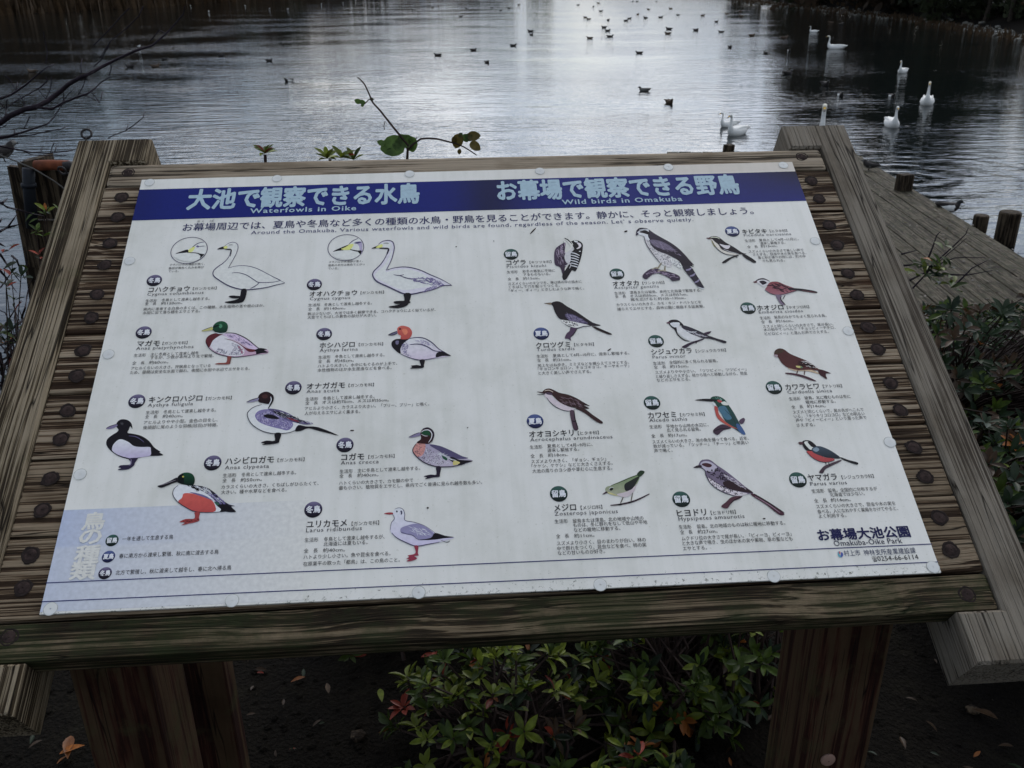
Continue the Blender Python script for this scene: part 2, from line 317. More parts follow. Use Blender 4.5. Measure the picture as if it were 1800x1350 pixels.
def panel_material():
    m, nt, b = new_mat('faded_panel'); L = nt.links.new
    at = node(nt, 'ShaderNodeVertexColor'); at.layer_name = 'ink'
    tc = node(nt, 'ShaderNodeTexCoord')
    n1 = node(nt, 'ShaderNodeTexNoise', Scale=6.0, Detail=7.0, Roughness=0.65); L(tc.outputs['Object'], n1.inputs['Vector'])
    n2 = node(nt, 'ShaderNodeTexNoise', Scale=240.0, Detail=3.0); L(tc.outputs['Object'], n2.inputs['Vector'])
    mp = node(nt, 'ShaderNodeVectorMath', operation='MULTIPLY'); L(tc.outputs['Object'], mp.inputs[0]); mp.inputs[1].default_value = (60, 5, 1)
    n3 = node(nt, 'ShaderNodeTexNoise', Scale=1.0, Detail=5.0); L(mp.outputs[0], n3.inputs['Vector'])      # rain streaks
    c1 = ramp(nt, n1.outputs[0], [(0.34, (0.85, 0.855, 0.83)), (0.50, (0.97, 0.97, 0.965)), (0.58, (1, 1, 1)), (0.75, (1.0, 1.0, 1.0))])
    c2 = ramp(nt, n2.outputs[0], [(0.27, (0.80, 0.79, 0.74)), (0.36, (1, 1, 1))])
    c3 = ramp(nt, n3.outputs[0], [(0.32, (0.92, 0.925, 0.91)), (0.55, (1, 1, 1))])
    last = at.outputs[0]
    for c, f in ((c1, 1), (c2, 0.7), (c3, 0.9)):
        mx = node(nt, 'ShaderNodeMix', data_type='RGBA', blend_type='MULTIPLY'); mx.inputs[0].default_value = f; L(last, mx.inputs[6]); L(c, mx.inputs[7]); last = mx.outputs[2]
    # grime specks gathered along the lower edge
    sep = node(nt, 'ShaderNodeSeparateXYZ'); L(tc.outputs['Object'], sep.inputs[0])
    g = node(nt, 'ShaderNodeMapRange'); g.inputs[1].default_value = 0.045; g.inputs[2].default_value = 0.0; g.inputs[3].default_value = 0; g.inputs[4].default_value = 0.16; L(sep.outputs[1], g.inputs[0])
    n4 = node(nt, 'ShaderNodeTexNoise', Scale=130.0, Detail=8.0, Roughness=0.8); L(tc.outputs['Object'], n4.inputs['Vector'])
    s = node(nt, 'ShaderNodeMath', operation='ADD'); L(n4.outputs[0], s.inputs[0]); L(g.outputs[0], s.inputs[1])
    gr = ramp(nt, s.outputs[0], [(0.70, (0, 0, 0)), (0.76, (1, 1, 1))])
    mx = node(nt, 'ShaderNodeMix', data_type='RGBA'); L(gr, mx.inputs[0]); L(last, mx.inputs[6]); mx.inputs[7].default_value = (0.17, 0.17, 0.13, 1); last = mx.outputs[2]
    L(last, b.inputs['Base Color']); b.inputs['Specular IOR Level'].default_value = 0.4
    rr = node(nt, 'ShaderNodeMapRange'); rr.inputs[3].default_value = 0.30; rr.inputs[4].default_value = 0.5; L(n1.outputs[0], rr.inputs[0]); L(rr.outputs[0], b.inputs['Roughness'])
    bp = node(nt, 'ShaderNodeBump', Strength=0.15, Distance=0.001); L(n1.outputs[0], bp.inputs['Height']); L(bp.outputs[0], b.inputs['Normal'])
    return m
M['panel'] = panel_material()
# ------------------------------------------------------------------ the land round the pond, the water, the far shores
rng = random.Random(7)
SHORE_PX = [(-900, 70), (-300, 52), (0, 27), (250, 14), (420, 0), (560, -12), (700, -20), (950, -24), (1150, -15), (1290, 0), (1400, 13), (1524, 27), (1633, 40), (1799, 68), (2100, 118), (2500, 240)]
shore = [on_z(x, y, WATER_Z) for x, y in SHORE_PX]
_a, _b = on_z(1503, 268, -1.86), on_z(1800, 452, -1.86); _d = (_b-_a).normalized(); _n = Vector((_d.y, -_d.x, 0)); _n = _n if _n.x < 0 else -_n
NEAR_SHORE = [((_a+_d*k+_n*.9).x, (_a+_d*k+_n*.9).y) for k in (11, 6, 3, 0, -.3)] + [(2.6, 12.5), (1.6, 9.0)]
pond = [(p.x, p.y) for p in shore] + [*NEAR_SHORE, (-1.0, 6.4), (-3.0, 5.4), (-6.0, 4.6), (-20.0, 5.0), (-60, 12)]
PA = np.array(pond); PB = np.roll(PA, -1, axis=0)
def pond_dist(X, Y):                  # signed distance, positive on land
    Pt = np.stack([X, Y], -1)[..., None, :]; d = PB-PA; t = np.clip(((Pt-PA)*d).sum(-1)/(d*d).sum(-1), 0, 1)
    dist = np.sqrt(((Pt-PA-t[..., None]*d)**2).sum(-1)).min(-1)
    cond = ((PA[:, 1] > Y[..., None]) != (PB[:, 1] > Y[..., None])); xin = (PB[:, 0]-PA[:, 0])*(Y[..., None]-PA[:, 1])/(PB[:, 1]-PA[:, 1]+1e-12)+PA[:, 0]
    inside = ((cond & (X[..., None] < xin)).sum(-1) % 2) == 1
    return np.where(inside, -dist, dist)
def ground_h(X, Y):
    s = pond_dist(X, Y); near = Y < 14
    flat = WATER_Z + np.where(s < 5.0, np.clip(s*.05, -.9, .25), .25+(s-5.0)*1.1); flat = np.minimum(flat, 0.0); by = WATER_Z + np.clip(s*0.62, -0.9, 2.2)
    mixr = np.clip((Y-4.6)/1.2, 0, 1)*np.clip((X-1.4)/1.2, 0, 1); near = Y < 24
    h = np.where(near, by*(1-mixr)+np.minimum(flat, by)*mixr, WATER_Z + np.clip(s*0.28, -0.9, 1.9 ))
    kx = np.clip((X-.9)/.7, 0, 1); h = np.where(near, h*(1-kx)+np.minimum(h, np.maximum(-2.08, -(Y-1.9)*.42))*kx, h)
    w = 0.025*np.sin(X*3.1+Y*1.7)*np.cos(Y*2.3-X*0.9)
    return h + w*np.clip(s, 0, 1)
def gh(x, y): return float(ground_h(np.array([x]), np.array([y]))[0])
def axis_steps(a, b, fine, far):
    out = [0.0]; st = fine
    while out[-1] < b: out.append(out[-1]+st); st = min(st*1.055, far)
    neg = [0.0]; st = fine
    while neg[-1] > a: neg.append(neg[-1]-st); st = min(st*1.055, far)
    return np.array(sorted(set(neg+out)))
gx = axis_steps(-900, 900, 0.16, 30); gy = axis_steps(-200, 1500, 0.13, 30)
GX, GY = np.meshgrid(gx, gy); GZ = ground_h(GX, GY)
nx, ny = len(gx), len(gy)
me = mesh('ground', np.stack([GX, GY, GZ], -1).reshape(-1, 3).tolist(), [(j*nx+i, j*nx+i+1, (j+1)*nx+i+1, (j+1)*nx+i) for j in range(ny-1) for i in range(nx-1)], smooth=True)
def soil():
    m, nt, b = new_mat('dark_wet_soil'); L = nt.links.new
    tc = node(nt, 'ShaderNodeTexCoord')
    n = node(nt, 'ShaderNodeTexNoise', Scale=9.0, Detail=9.0, Roughness=0.7); L(tc.outputs['Object'], n.inputs['Vector'])
    n2 = node(nt, 'ShaderNodeTexNoise', Scale=95.0, Detail=4.0); L(tc.outputs['Object'], n2.inputs['Vector'])
    c = ramp(nt, n.outputs[0], [(0.3, (0.006, 0.005, 0.004)), (0.55, (0.009, 0.0075, 0.0055)), (0.75, (0.016, 0.014, 0.009))])
    c2 = ramp(nt, n2.outputs[0], [(0.70, (0, 0, 0)), (0.76, (1, 1, 1))])
    mx = node(nt, 'ShaderNodeMix', data_type='RGBA'); L(c2, mx.inputs[0]); L(c, mx.inputs[6]); mx.inputs[7].default_value = (0.035, 0.03, 0.024, 1)
    L(mx.outputs[2], b.inputs['Base Color']); b.inputs['Roughness'].default_value = 0.95; b.inputs['Specular IOR Level'].default_value = 0.06
    bp = node(nt, 'ShaderNodeBump', Strength=1.0, Distance=0.02); L(n2.outputs[0], bp.inputs['Height']); L(bp.outputs[0], b.inputs['Normal'])
    return m
me.materials.append(soil()); tag(link('ground', me), kind='structure')

def water_mat():
    m, nt, b = new_mat('pond_water'); L = nt.links.new
    b.inputs['Base Color'].default_value = (0.006, 0.008, 0.008, 1); b.inputs['Roughness'].default_value = 0.04; b.inputs['IOR'].default_value = 1.333
    b.inputs['Specular IOR Level'].default_value = 0.5
    tc = node(nt, 'ShaderNodeTexCoord')
    def scaled(s, rot=0.0):
        mp = node(nt, 'ShaderNodeMapping'); mp.inputs['Scale'].default_value = s; mp.inputs['Rotation'].default_value = (0, 0, rot); L(tc.outputs['Object'], mp.inputs['Vector']); return mp.outputs[0]
    a = node(nt, 'ShaderNodeTexNoise', Scale=1.0, Detail=4.0, Roughness=0.55); L(scaled((1.0, 3.3, 1), 0.08), a.inputs['Vector'])
    c = node(nt, 'ShaderNodeTexNoise', Scale=1.0, Detail=2.0); L(scaled((0.5, 1.3, 1), -0.25), c.inputs['Vector'])
    patch = node(nt, 'ShaderNodeTexNoise', Scale=1.0, Detail=3.0); L(scaled((0.10, 0.16, 1), 0.3), patch.inputs['Vector'])
    pr = node(nt, 'ShaderNodeMapRange'); pr.inputs[1].default_value = 0.38; pr.inputs[2].default_value = 0.62; pr.inputs[3].default_value = WAVE_LO; pr.inputs[4].default_value = WAVE_HI; L(patch.outputs[0], pr.inputs[0])
    am = node(nt, 'ShaderNodeMath', operation='MULTIPLY'); L(a.outputs[0], am.inputs[0]); L(pr.outputs[0], am.inputs[1])
    cm = node(nt, 'ShaderNodeMath', operation='MULTIPLY_ADD'); L(c.outputs[0], cm.inputs[0]); cm.inputs[1].default_value = SWELL; L(am.outputs[0], cm.inputs[2])
    # rings spreading from the swans and ducks near the right bank
    last = cm.outputs[0]
    wn_ = node(nt, 'ShaderNodeTexNoise', Scale=0.8, Detail=3.0); L(tc.outputs['Object'], wn_.inputs['Vector'])
    wv_ = node(nt, 'ShaderNodeVectorMath', operation='MULTIPLY_ADD'); L(wn_.outputs['Color'], wv_.inputs[0]); wv_.inputs[1].default_value = (1.6, 1.6, 0); L(tc.outputs['Object'], wv_.inputs[2]); wob = wv_.outputs[0]
    for (px, py, amp, lam, R) in RINGS:
        p = on_z(px, py, WATER_Z)
        sb = node(nt, 'ShaderNodeVectorMath', operation='DISTANCE'); L(wob, sb.inputs[0]); sb.inputs[1].default_value = (p.x, p.y, 0)
        sn = node(nt, 'ShaderNodeMath', operation='MULTIPLY'); L(sb.outputs['Value'], sn.inputs[0]); sn.inputs[1].default_value = 2*math.pi/lam
        s2 = node(nt, 'ShaderNodeMath', operation='SINE'); L(sn.outputs[0], s2.inputs[0])
        fo = node(nt, 'ShaderNodeMapRange'); fo.inputs[1].default_value = 0; fo.inputs[2].default_value = R; fo.inputs[3].default_value = amp; fo.inputs[4].default_value = 0; fo.interpolation_type = 'SMOOTHSTEP'; L(sb.outputs['Value'], fo.inputs[0])
        ml = node(nt, 'ShaderNodeMath', operation='MULTIPLY_ADD'); L(s2.outputs[0], ml.inputs[0]); L(fo.outputs[0], ml.inputs[1]); L(last, ml.inputs[2]); last = ml.outputs[0]
    bp = node(nt, 'ShaderNodeBump', Strength=1.0, Distance=1.0); L(last, bp.inputs['Height']); L(bp.outputs[0], b.inputs['Normal'])
    return m
WAVE_LO, WAVE_HI, SWELL = 0.012, 0.034, 0.012
RINGS = [(1640, 300, 0.0055, 0.80, 6.5), (1330, 170, 0.0012, 0.7, 9), (1290, 240, 0.002, 0.45, 3)]
me = mesh('water', [(-900, 3.0, 0), (900, 3.0, 0), (900, 1500, 0), (-900, 1500, 0)], [(0, 1, 2, 3)], [water_mat()])
w = link('water', me); w.location.z = WATER_Z; tag(w, kind='structure')

# stones along the right shore
def stones():
    r = random.Random(3); b = MB()
    for k in range(len(shore)-1):
        if SHORE_PX[k][0] < 1280: continue
        p, q = shore[k], shore[k+1]; n = int((q-p).length*9)
        for i in range(n):
            c = p.lerp(q, r.random()); s = r.uniform(0.08, 0.30); off = Vector((r.gauss(0, 0.4), r.gauss(0.25, 0.5), 0))
            bm = bmesh.new(); bmesh.ops.create_icosphere(bm, subdivisions=1, radius=s)
            for v in bm.verts: v.co = Vector((v.co.x*r.uniform(.7, 1.4), v.co.y*r.uniform(.7, 1.3), v.co.z*r.uniform(.4, .8)))
            x, y = c.x+off.x, c.y+off.y
            b.bm(bm, 0, Matrix.Translation((x, y, max(gh(x, y), WATER_Z)+0.02)))
    o = b.build('shore_stones', M['stone']); tag(o, 'pale rubble stones edging the right far bank', 'stones', kind='stuff')
stones()

# trees on the far shores: trunk, limbs and a crown of leaf clumps
def tree_meshes(seed, brown, H=11.0, W=3.2, bare=False):
    r = random.Random(seed); t = MB(); pts = [Vector((0, 0, -0.3))]
    for i in range(1, 7): pts.append(pts[-1] + Vector((r.gauss(0, .14), r.gauss(0, .14), H/6.6)))
    t.tube(pts, [0.24*(1-i/7.5) for i in range(7)], 7)
    tips = []
    for i in range(20):
        k = r.uniform(.15, 5.8); j = int(k); base = pts[j].lerp(pts[j+1], k-j) if j < 6 else pts[6]
        a = r.uniform(0, 6.28); ln = W*(1.15-k/7.5)*r.uniform(.6, 1.1); e = base + Vector((math.cos(a)*ln, math.sin(a)*ln, ln*r.uniform(.15, .7)))
        mid = base.lerp(e, .5)+Vector((0, 0, ln*.08)); t.tube([base, mid, e], [.07, .045, .02], 4); tips += [mid, e, base.lerp(e, r.uniform(.2, .9))]
    tips += [pts[6], pts[5]]
    tm = mesh('tree_trunk', t.v, t.f, [M['trunk']])
    vs = []; fs = []
    for c in tips:
        for _ in range(48):
            p = c + Vector((r.gauss(0, .75), r.gauss(0, .75), r.gauss(0, .6))); a = Vector((r.gauss(0, 1), r.gauss(0, 1), r.gauss(0, 1))).normalized(); bb = a.orthogonal().normalized(); s = r.uniform(.16, .42)
            i0 = len(vs); vs += [p-a*s, p+bb*s*.6, p+a*s, p-bb*s*.6]; fs.append((i0, i0+1, i0+2, i0+3))
    cmh = mesh('tree_crown', vs, fs, [M['needle_brown'] if brown else M['needle']])
    return tm, cmh
TREES = [tree_meshes(11, False), tree_meshes(12, True), tree_meshes(13, False, 12, 2.6), tree_meshes(14, True, 9, 3.6)]
def place_tree(x, y, s, kind, label, group, rot):
    tm, cmh = TREES[kind]; root = empty('shore_tree', (x, y, gh(x, y)), (0, 0, rot)); root.scale = (s, s, s)
    tag(root, label, 'tree', group); link('trunk', tm, root); link('crown', cmh, root)
r = random.Random(21)
for px in list(range(-760, 200, 44))+list(range(200, 960, 26)):       # left and middle far shore
    k = np.interp(px, [q[0] for q in SHORE_PX], [q[1] for q in SHORE_PX]); p = on_z(px+r.uniform(-14, 14), k-2, WATER_Z)
    d = (p-Vector(CAM)).normalized(); p = p + Vector((d.x, d.y, 0))*r.uniform(3, 9)
    top = np.interp(px, [-700, 250, 500, 750, 940], [7.6, 6.3, 5.9, 4.5, 2.2])*r.uniform(.85, 1.1)       # elevation of the tree tops in degrees
    dist = math.hypot(p.x-CAM[0], p.y-CAM[1]); hgt = dist*math.tan(math.radians(top))+3.2
    place_tree(p.x, p.y, hgt/13.0, r.choice([0, 1, 2, 3]), 'dark tree on the left far bank, seen mostly as its reflection', 'trees on the left far bank', r.uniform(0, 6))
for px, top in [(1300, 2.6), (1335, 3.0), (1375, 3.4), (1410, 5.2), (1440, 8.5), (1463, 9.8), (1490, 6.0), (1520, 4.6), (1548, 5.6), (1575, 7.5), (1600, 10.5), (1625, 9.6), (1655, 11.2), (1690, 8.0), (1728, 5.2), (1770, 4.4), (1850, 3.8), (1950, 3.6), (2080, 4), (2220, 4.5)]:
    k = np.interp(px, [q[0] for q in SHORE_PX], [q[1] for q in SHORE_PX]); p = on_z(px, k-3, WATER_Z)
    d = (p-Vector(CAM)).normalized(); p = p + Vector((d.x, d.y, 0))*r.uniform(3, 5)
    dist = math.hypot(p.x-CAM[0], p.y-CAM[1]); hgt = dist*math.tan(math.radians(top))+3.2
    place_tree(p.x, p.y, hgt/13.0, r.choice([0, 2, 1]), 'dark tree on the right bank behind the timber walkway', 'trees on the right bank', r.uniform(0, 6))

# the timber walkway on the right bank: posts with a beam
def walkway():
    root = empty('timber_walkway', on_z(1400, 3, WATER_Z)); root.location.z = WATER_Z
    inv = Matrix.Translation(root.location).inverted()
    tag(root, 'long timber walkway on posts along the right far bank', 'walkway')
    P0 = on_z(1380, 0, WATER_Z); P1 = on_z(1524, 15, WATER_Z); P2 = on_z(1660, 28, WATER_Z); P3 = on_z(1800, 46, WATER_Z); P4 = on_z(2000, 80, WATER_Z)
    line = [P0, P1, P2, P3, P4]
    def along(px):
        xs = [1380, 1524, 1660, 1800, 2000]; k = max(i for i in range(4) if xs[i] <= px); t = (px-xs[k])/(xs[k+1]-xs[k]); return line[k].lerp(line[k+1], t)
    top = 1.55
    for px in (1400, 1443, 1485, 1530, 1567, 1602, 1622, 1640, 1663, 1695, 1730, 1772, 1815, 1860, 1920):
        c = along(px); b = MB(); b.box((c.x-.11, c.y-.11, WATER_Z-.3), (c.x+.11, c.y+.11, WATER_Z+top-.1), bev=.01)
        o = b.build('post', M['grey_beam'], root); o.matrix_parent_inverse = inv
    for i in range(4):
        p, q = line[i], line[i+1]
        for z, h, nm, dp in ((top, .26, 'beam', .1), (top+1.0, .12, 'handrail', .06)):
            d = (q-p).normalized(); n = Vector((-d.y, d.x, 0)); vs = []
            for e in (p-d*.0, q):
                for sx, sz in ((-1, 0), (1, 0), (1, 1), (-1, 1)): vs.append((e.x+n.x*dp*sx, e.y+n.y*dp*sx, WATER_Z+z+(sz-1)*h))
            o = link(nm, mesh(nm, vs, [(0, 1, 2, 3), (7, 6, 5, 4), (0, 4, 5, 1), (1, 5, 6, 2), (2, 6, 7, 3), (3, 7, 4, 0)], [M['grey_beam']]), root); o.matrix_parent_inverse = inv
        # deck slab behind the beam
        d = (q-p).normalized(); n = Vector((-d.y, d.x, 0)); n = n if n.y > 0 else -n
        vs = [p+n*.12, q+n*.12, q+n*1.9, p+n*1.9]; vs = [(v.x, v.y, WATER_Z+top-.20) for v in vs]+[(v.x, v.y, WATER_Z+top-.05) for v in vs]
        o = link('deck', mesh('deck', vs, [(3, 2, 1, 0), (4, 5, 6, 7), (0, 1, 5, 4), (1, 2, 6, 5), (2, 3, 7, 6), (3, 0, 4, 7)], [M['grey_beam']]), root); o.matrix_parent_inverse = inv
walkway()
# a dry, brown bank of low growth below the walkway
def bank_growth():
    r = random.Random(9); vs = []; fs = []
    for k in range(len(shore)-1):
        if SHORE_PX[k][0] < -400: continue
        p, q = shore[k], shore[k+1]; L_ = (q-p).length
        dist = (p-Vector(CAM)).length
        left = SHORE_PX[k][0] < 1000
        for i in range(int(min(L_*(60 if left else 26), 3500))):
            c = p.lerp(q, r.random()); x = c.x + r.gauss(0, .4); y = c.y + r.uniform(.9, 4.5); s = r.uniform(.6, 2.4)*(1 if SHORE_PX[k][0] < 500 else .3) if left else r.uniform(.15, .5); z = max(gh(x, y), WATER_Z)
            a = r.uniform(0, 6.28); i0 = len(vs); w_ = s*.25
            vs += [(x-math.cos(a)*w_, y-math.sin(a)*w_, z-.05), (x+math.cos(a)*w_, y+math.sin(a)*w_, z-.05), (x+r.gauss(0, .1), y+r.gauss(0, .1), z+s)]; fs.append((i0, i0+1, i0+2))
    tag(link('bank_grass', mesh('bank_grass', vs, fs, [M['needle_brown']])), 'dry brown reeds and low growth on the far banks', 'grass', kind='stuff')
bank_growth()
# ------------------------------------------------------------------ the information board
SIGN = empty('information_board', (0, 0, SIGN_Z), (SLOPE, 0, 0))
tag(SIGN, 'tilted weathered timber board with a printed panel of pond birds in Japanese and English', 'sign')
SM = Matrix.Translation((0, 0, SIGN_Z)) @ Matrix.Rotation(SLOPE, 4, 'X')
SMI = np.array(SM.inverted())
SN = np.array([0, -math.sin(SLOPE), math.cos(SLOPE)]); S0 = np.array([0, 0, SIGN_Z]); SV = np.array([0, math.cos(SLOPE), math.sin(SLOPE)])
FACE = 0.0                                     # the panel's printed face is at local z = 0
def plane_xy(px, py, h=0.0):                   # board coordinates of the spot that the photograph shows at this pixel (arrays allowed)
    px = np.asarray(px, float); py = np.asarray(py, float)
    d = FW*FOC + RT*(px[..., None]-900) - UP*(py[..., None]-675)
    t = ((S0+SN*h-CAM)@SN)/(d@SN); X = CAM + d*t[..., None] - S0
    return np.stack([X[..., 0], X@SV], -1)
CPX = np.array([[249.3, 316], [1392.3, 284.5], [1654.5, 1006.2], [69.3, 1080]])
PW, PH = 1.2, 0.822
_m = []; _b = []
for (u, v), (x, y) in zip([(0, PH), (PW, PH), (PW, 0), (0, 0)], CPX):
    _m.append([u, v, 1, 0, 0, 0, -x*u, -x*v]); _b.append(x); _m.append([0, 0, 0, u, v, 1, -y*u, -y*v]); _b.append(y)
HM = np.append(np.linalg.solve(np.array(_m), np.array(_b)), 1).reshape(3, 3); HI = np.linalg.inv(HM)
def st_of(px, py):
    q = HI@np.array([px, py, 1.0]); return q[:2]/q[2]
def st_to_xy(st):                              # print coordinates (s across, t up) -> board coordinates
    st = np.asarray(st, float); q = np.concatenate([st, np.ones(st.shape[:-1]+(1,))], -1)@HM.T; p = q[..., :2]/q[..., 2:]
    return plane_xy(p[..., 0], p[..., 1])
def px_to_xy(p): p = np.asarray(p, float); return plane_xy(p[..., 0], p[..., 1])

def sbox(name, lo, hi, mat, bev=.004, twist=0.0, parent=None):
    c = [(lo[i]+hi[i])/2 for i in range(3)]; b = MB(); b.box([lo[i]-c[i] for i in range(3)], [hi[i]-c[i] for i in range(3)], bev=bev)
    o = b.build(name, mat, parent or SIGN); o.location = c; o.rotation_euler = (twist, 0, 0); return o
rr = random.Random(15)
TOP = -0.004                                   # top of the planks, the panel sheet lies on them
# seven planks between the rails; each keeps its own tilt, gap and cup
seams = [-0.004, .1165, .2385, .354, .4685, .5835, .6965, .806]
for i in range(7):
    g = rr.uniform(.0008, .0022)
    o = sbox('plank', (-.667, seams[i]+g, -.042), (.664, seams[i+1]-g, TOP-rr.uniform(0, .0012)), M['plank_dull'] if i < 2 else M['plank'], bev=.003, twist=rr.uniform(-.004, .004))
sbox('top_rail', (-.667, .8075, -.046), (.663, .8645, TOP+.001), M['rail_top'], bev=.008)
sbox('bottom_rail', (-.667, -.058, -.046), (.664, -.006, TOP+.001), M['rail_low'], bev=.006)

def post(side, mat):
    """side post: a notch in its face takes the planks, its full thickness shows at both ends and along its outer strip"""
    o_, i_, n_ = .737*side, .603*side, (.668 if side < 0 else .665)*side
    T1, B1, t1, b1 = .931, -.124, .8655, -.0595
    if side > 0: B1 = -.131; o_ = .729
    out = [(o_, B1), (i_, B1), (i_, b1), (n_, b1), (n_, t1), (i_, t1), (i_, T1), (o_, T1)]
    b = MB(); n = len(out); z0, z1 = -.048, 0.001; e = .004
    cx = lambda x, y, k: (x + (k if x*side < .7 else -k)*side*-1, y)     # bevel inwards
    vs = []
    def inset(k):
        res = []
        for j in range(n):
            p = Vector((*out[j-1], 0)); q = Vector((*out[j], 0)); s_ = Vector((*out[(j+1) % n], 0)); d1 = (q-p).normalized(); d2 = (s_-q).normalized(); sg = 1 if side < 0 else -1
            n1 = Vector((-d1.y, d1.x, 0))*sg; n2 = Vector((-d2.y, d2.x, 0))*sg; res.append(q + (n1+n2)*k)
        return res
    a = out; c = inset(e)
    vs = [(x, y, z0) for x, y in a]+[(x, y, z1-e) for x, y in a]+[(q.x, q.y, z1) for q in c]
    fs = [[k, (k+1) % n, n+(k+1) % n, n+k] for k in range(n)]+[[n+k, n+(k+1) % n, 2*n+(k+1) % n, 2*n+k] for k in range(n)]
    top = [2*n+k for k in range(n)]
    # cap: outer strip and the two end blocks
    T = lambda k: 2*n+k
    fs += [[T(0), T(1), T(2), T(3)], [T(4), T(5), T(6), T(7)], [T(0), T(3), T(4), T(7)]]
    b.add(vs, fs)
    lo = (min(o_, i_), B1, -.088); hi = (max(o_, i_), T1, z0+.0)
    b.box(lo, hi)
    me_o = b.build('side_post', mat, SIGN); bm = bmesh.new(); bm.from_mesh(me_o.data); bmesh.ops.recalc_face_normals(bm, faces=bm.faces[:]); bm.to_mesh(me_o.data); bm.free()
post(-1, M['post_left']); post(1, M['post_right'])

# coach bolts: rusted domed heads sunk in worn, stained holes
BOLTS = [(225, 300.7), (213, 344), (205.6, 379), (192, 425), (183, 463), (169.8, 514.8), (159.5, 555.8), (144.7, 613.9), (134, 658.2), (117.4, 719.6), (105.5, 769.7), (86.9, 839.1), (72.6, 894.6), (51.9, 973.9), (38.9, 1031.5), (14.3, 1118.3),
         (1410, 273), (1427, 315), (1441, 347), (1458.5, 393), (1473, 428), (1492, 478), (1508, 516), (1527, 573), (1545, 612), (1567, 671), (1584, 719), (1608, 784), (1628, 836), (1653, 908), (1673, 965), (1702, 1043)]
def bolt_mesh():
    b = MB(); b.disc((0, 0, 0), .0086, .0014, 22, 0, .0006); return mesh('bolt', b.v, b.f, [M['rust']], smooth=False)
def hole_mesh():
    b = MB(); n = 26; r = random.Random(3); vs = []
    for rad, z in ((.0092, .0004), (.0106, .0007), (.0121, .0002)):
        for k in range(n): a = 2*PI*k/n; q = rad*(1+.05*math.sin(3*a)+r.uniform(-.06, .06)); vs.append((q*math.cos(a), q*math.sin(a), z))
    vs.append((0, 0, .0003)); fs = [[i*n+k, i*n+(k+1) % n, (i+1)*n+(k+1) % n, (i+1)*n+k] for i in range(2) for k in range(n)]+[[3*n, (k+1) % n, k] for k in range(n)]
    return mesh('bolt_hole', vs, fs, [M['hole']])
bme, hme = bolt_mesh(), hole_mesh()
for (x, y) in BOLTS:
    p = plane_xy(x, y); h = link('bolt_hole', hme, SIGN); h.location = (p[0], p[1], TOP+.0006); h.rotation_euler = (0, 0, rr.uniform(0, 6)); h.scale = (rr.uniform(.98, 1.12), rr.uniform(.9, 1.02), 1)
    o = link('bolt', bme, SIGN); o.location = (p[0], p[1], TOP+.0002); o.rotation_euler = (rr.uniform(-.05, .05), rr.uniform(-.05, .05), rr.uniform(0, 6))

# legs: two treated uprights and a rear stay to each, reaching the ground
def leg(x0, x1, y0, y1, ztop, name='leg', lean=0.0):
    b = MB(); b.box((x0, y0, -.15), (x1, y1, ztop), bev=.006)
    if lean:
        b.v = [(v[0]+(ztop-v[2])*lean, v[1], v[2]) for v in b.v]
    o = b.build(name, M['leg'], SIGN); o.matrix_parent_inverse = SM.inverted(); return o
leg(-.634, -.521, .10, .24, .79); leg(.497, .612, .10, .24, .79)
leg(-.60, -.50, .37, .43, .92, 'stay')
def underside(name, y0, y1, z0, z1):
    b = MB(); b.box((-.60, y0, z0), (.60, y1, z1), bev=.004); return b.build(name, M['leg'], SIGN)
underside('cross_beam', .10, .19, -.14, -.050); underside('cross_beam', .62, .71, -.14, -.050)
p = on_y(1455, 1335, .099)
b = MB(); b.disc((0, 0, 0), .0125, .004, 20, 0, .0012); o = b.build('wood_plug', M['plug'], SIGN); o.matrix_parent_inverse = SM.inverted(); o.location = (p.x, .0995, p.z); o.rotation_euler = (PI/2, 0, 0)
# screw eyes on the left post
def screw_eye(loc, rot, s):
    b = MB(); n = 20; R = .0085; vs = [Vector((R*math.cos(a*2*PI/n-PI/2+.2), 0, R+.010+R*math.sin(a*2*PI/n-PI/2+.2))) for a in range(n)]
    b.tube(vs, .0021, 7); b.tube([(0, 0, -.02), (0, 0, .011)], .0021, 7); o = b.build('screw_eye', M['rust_dark'], SIGN, True); o.location = loc; o.rotation_euler = rot; o.scale = (s, s, s)
screw_eye((-.727, .932, -.010), (-PI/2+.45, .1, 0), 1.05); screw_eye((-.742, .858, -.02), (-.3, -PI/2+.4, 0), .9)

# ------------------------------------------------------------------ the printed panel: white sheet, header bands, lettering and bird pictures
def srgb(c): return tuple(((v/255)/12.92 if v/255 <= .04045 else ((v/255+.055)/1.055)**2.4) for v in c)
def ink(c, k=None):
    l = srgb(c); m = sum(l)/3; k = 1.22+1.0*min(m, .45); return tuple(min(.82, (v*.78+m*.22)*k*w) for v, w in zip(l, (1.03, .99, .91)))
class Print:
    """flat ink shapes in print order; each layer lies a hair above the one before"""
    def __init__(s, z=.0003): s.v = []; s.f = []; s.c = []; s.z = z
    def tri(s, xy, tris, col):
        b = len(s.v); s.v += [(float(x), float(y), s.z) for x, y in xy]; s.f += [tuple(int(i)+b for i in t) for t in tris]
        s.c += [col]*len(xy) if not isinstance(col, list) else col; s.z += .00003
    def build(s, name, parent, mat=None, label=None):
        me = mesh(name, s.v, s.f, [mat or M['ink']]); at = me.color_attributes.new('ink', 'FLOAT_COLOR', 'POINT')
        at.data.foreach_set('color', np.array([(*c, 1.0) for c in s.c], dtype=np.float32).ravel()); o = link(name, me, parent); tag(o, label); return o
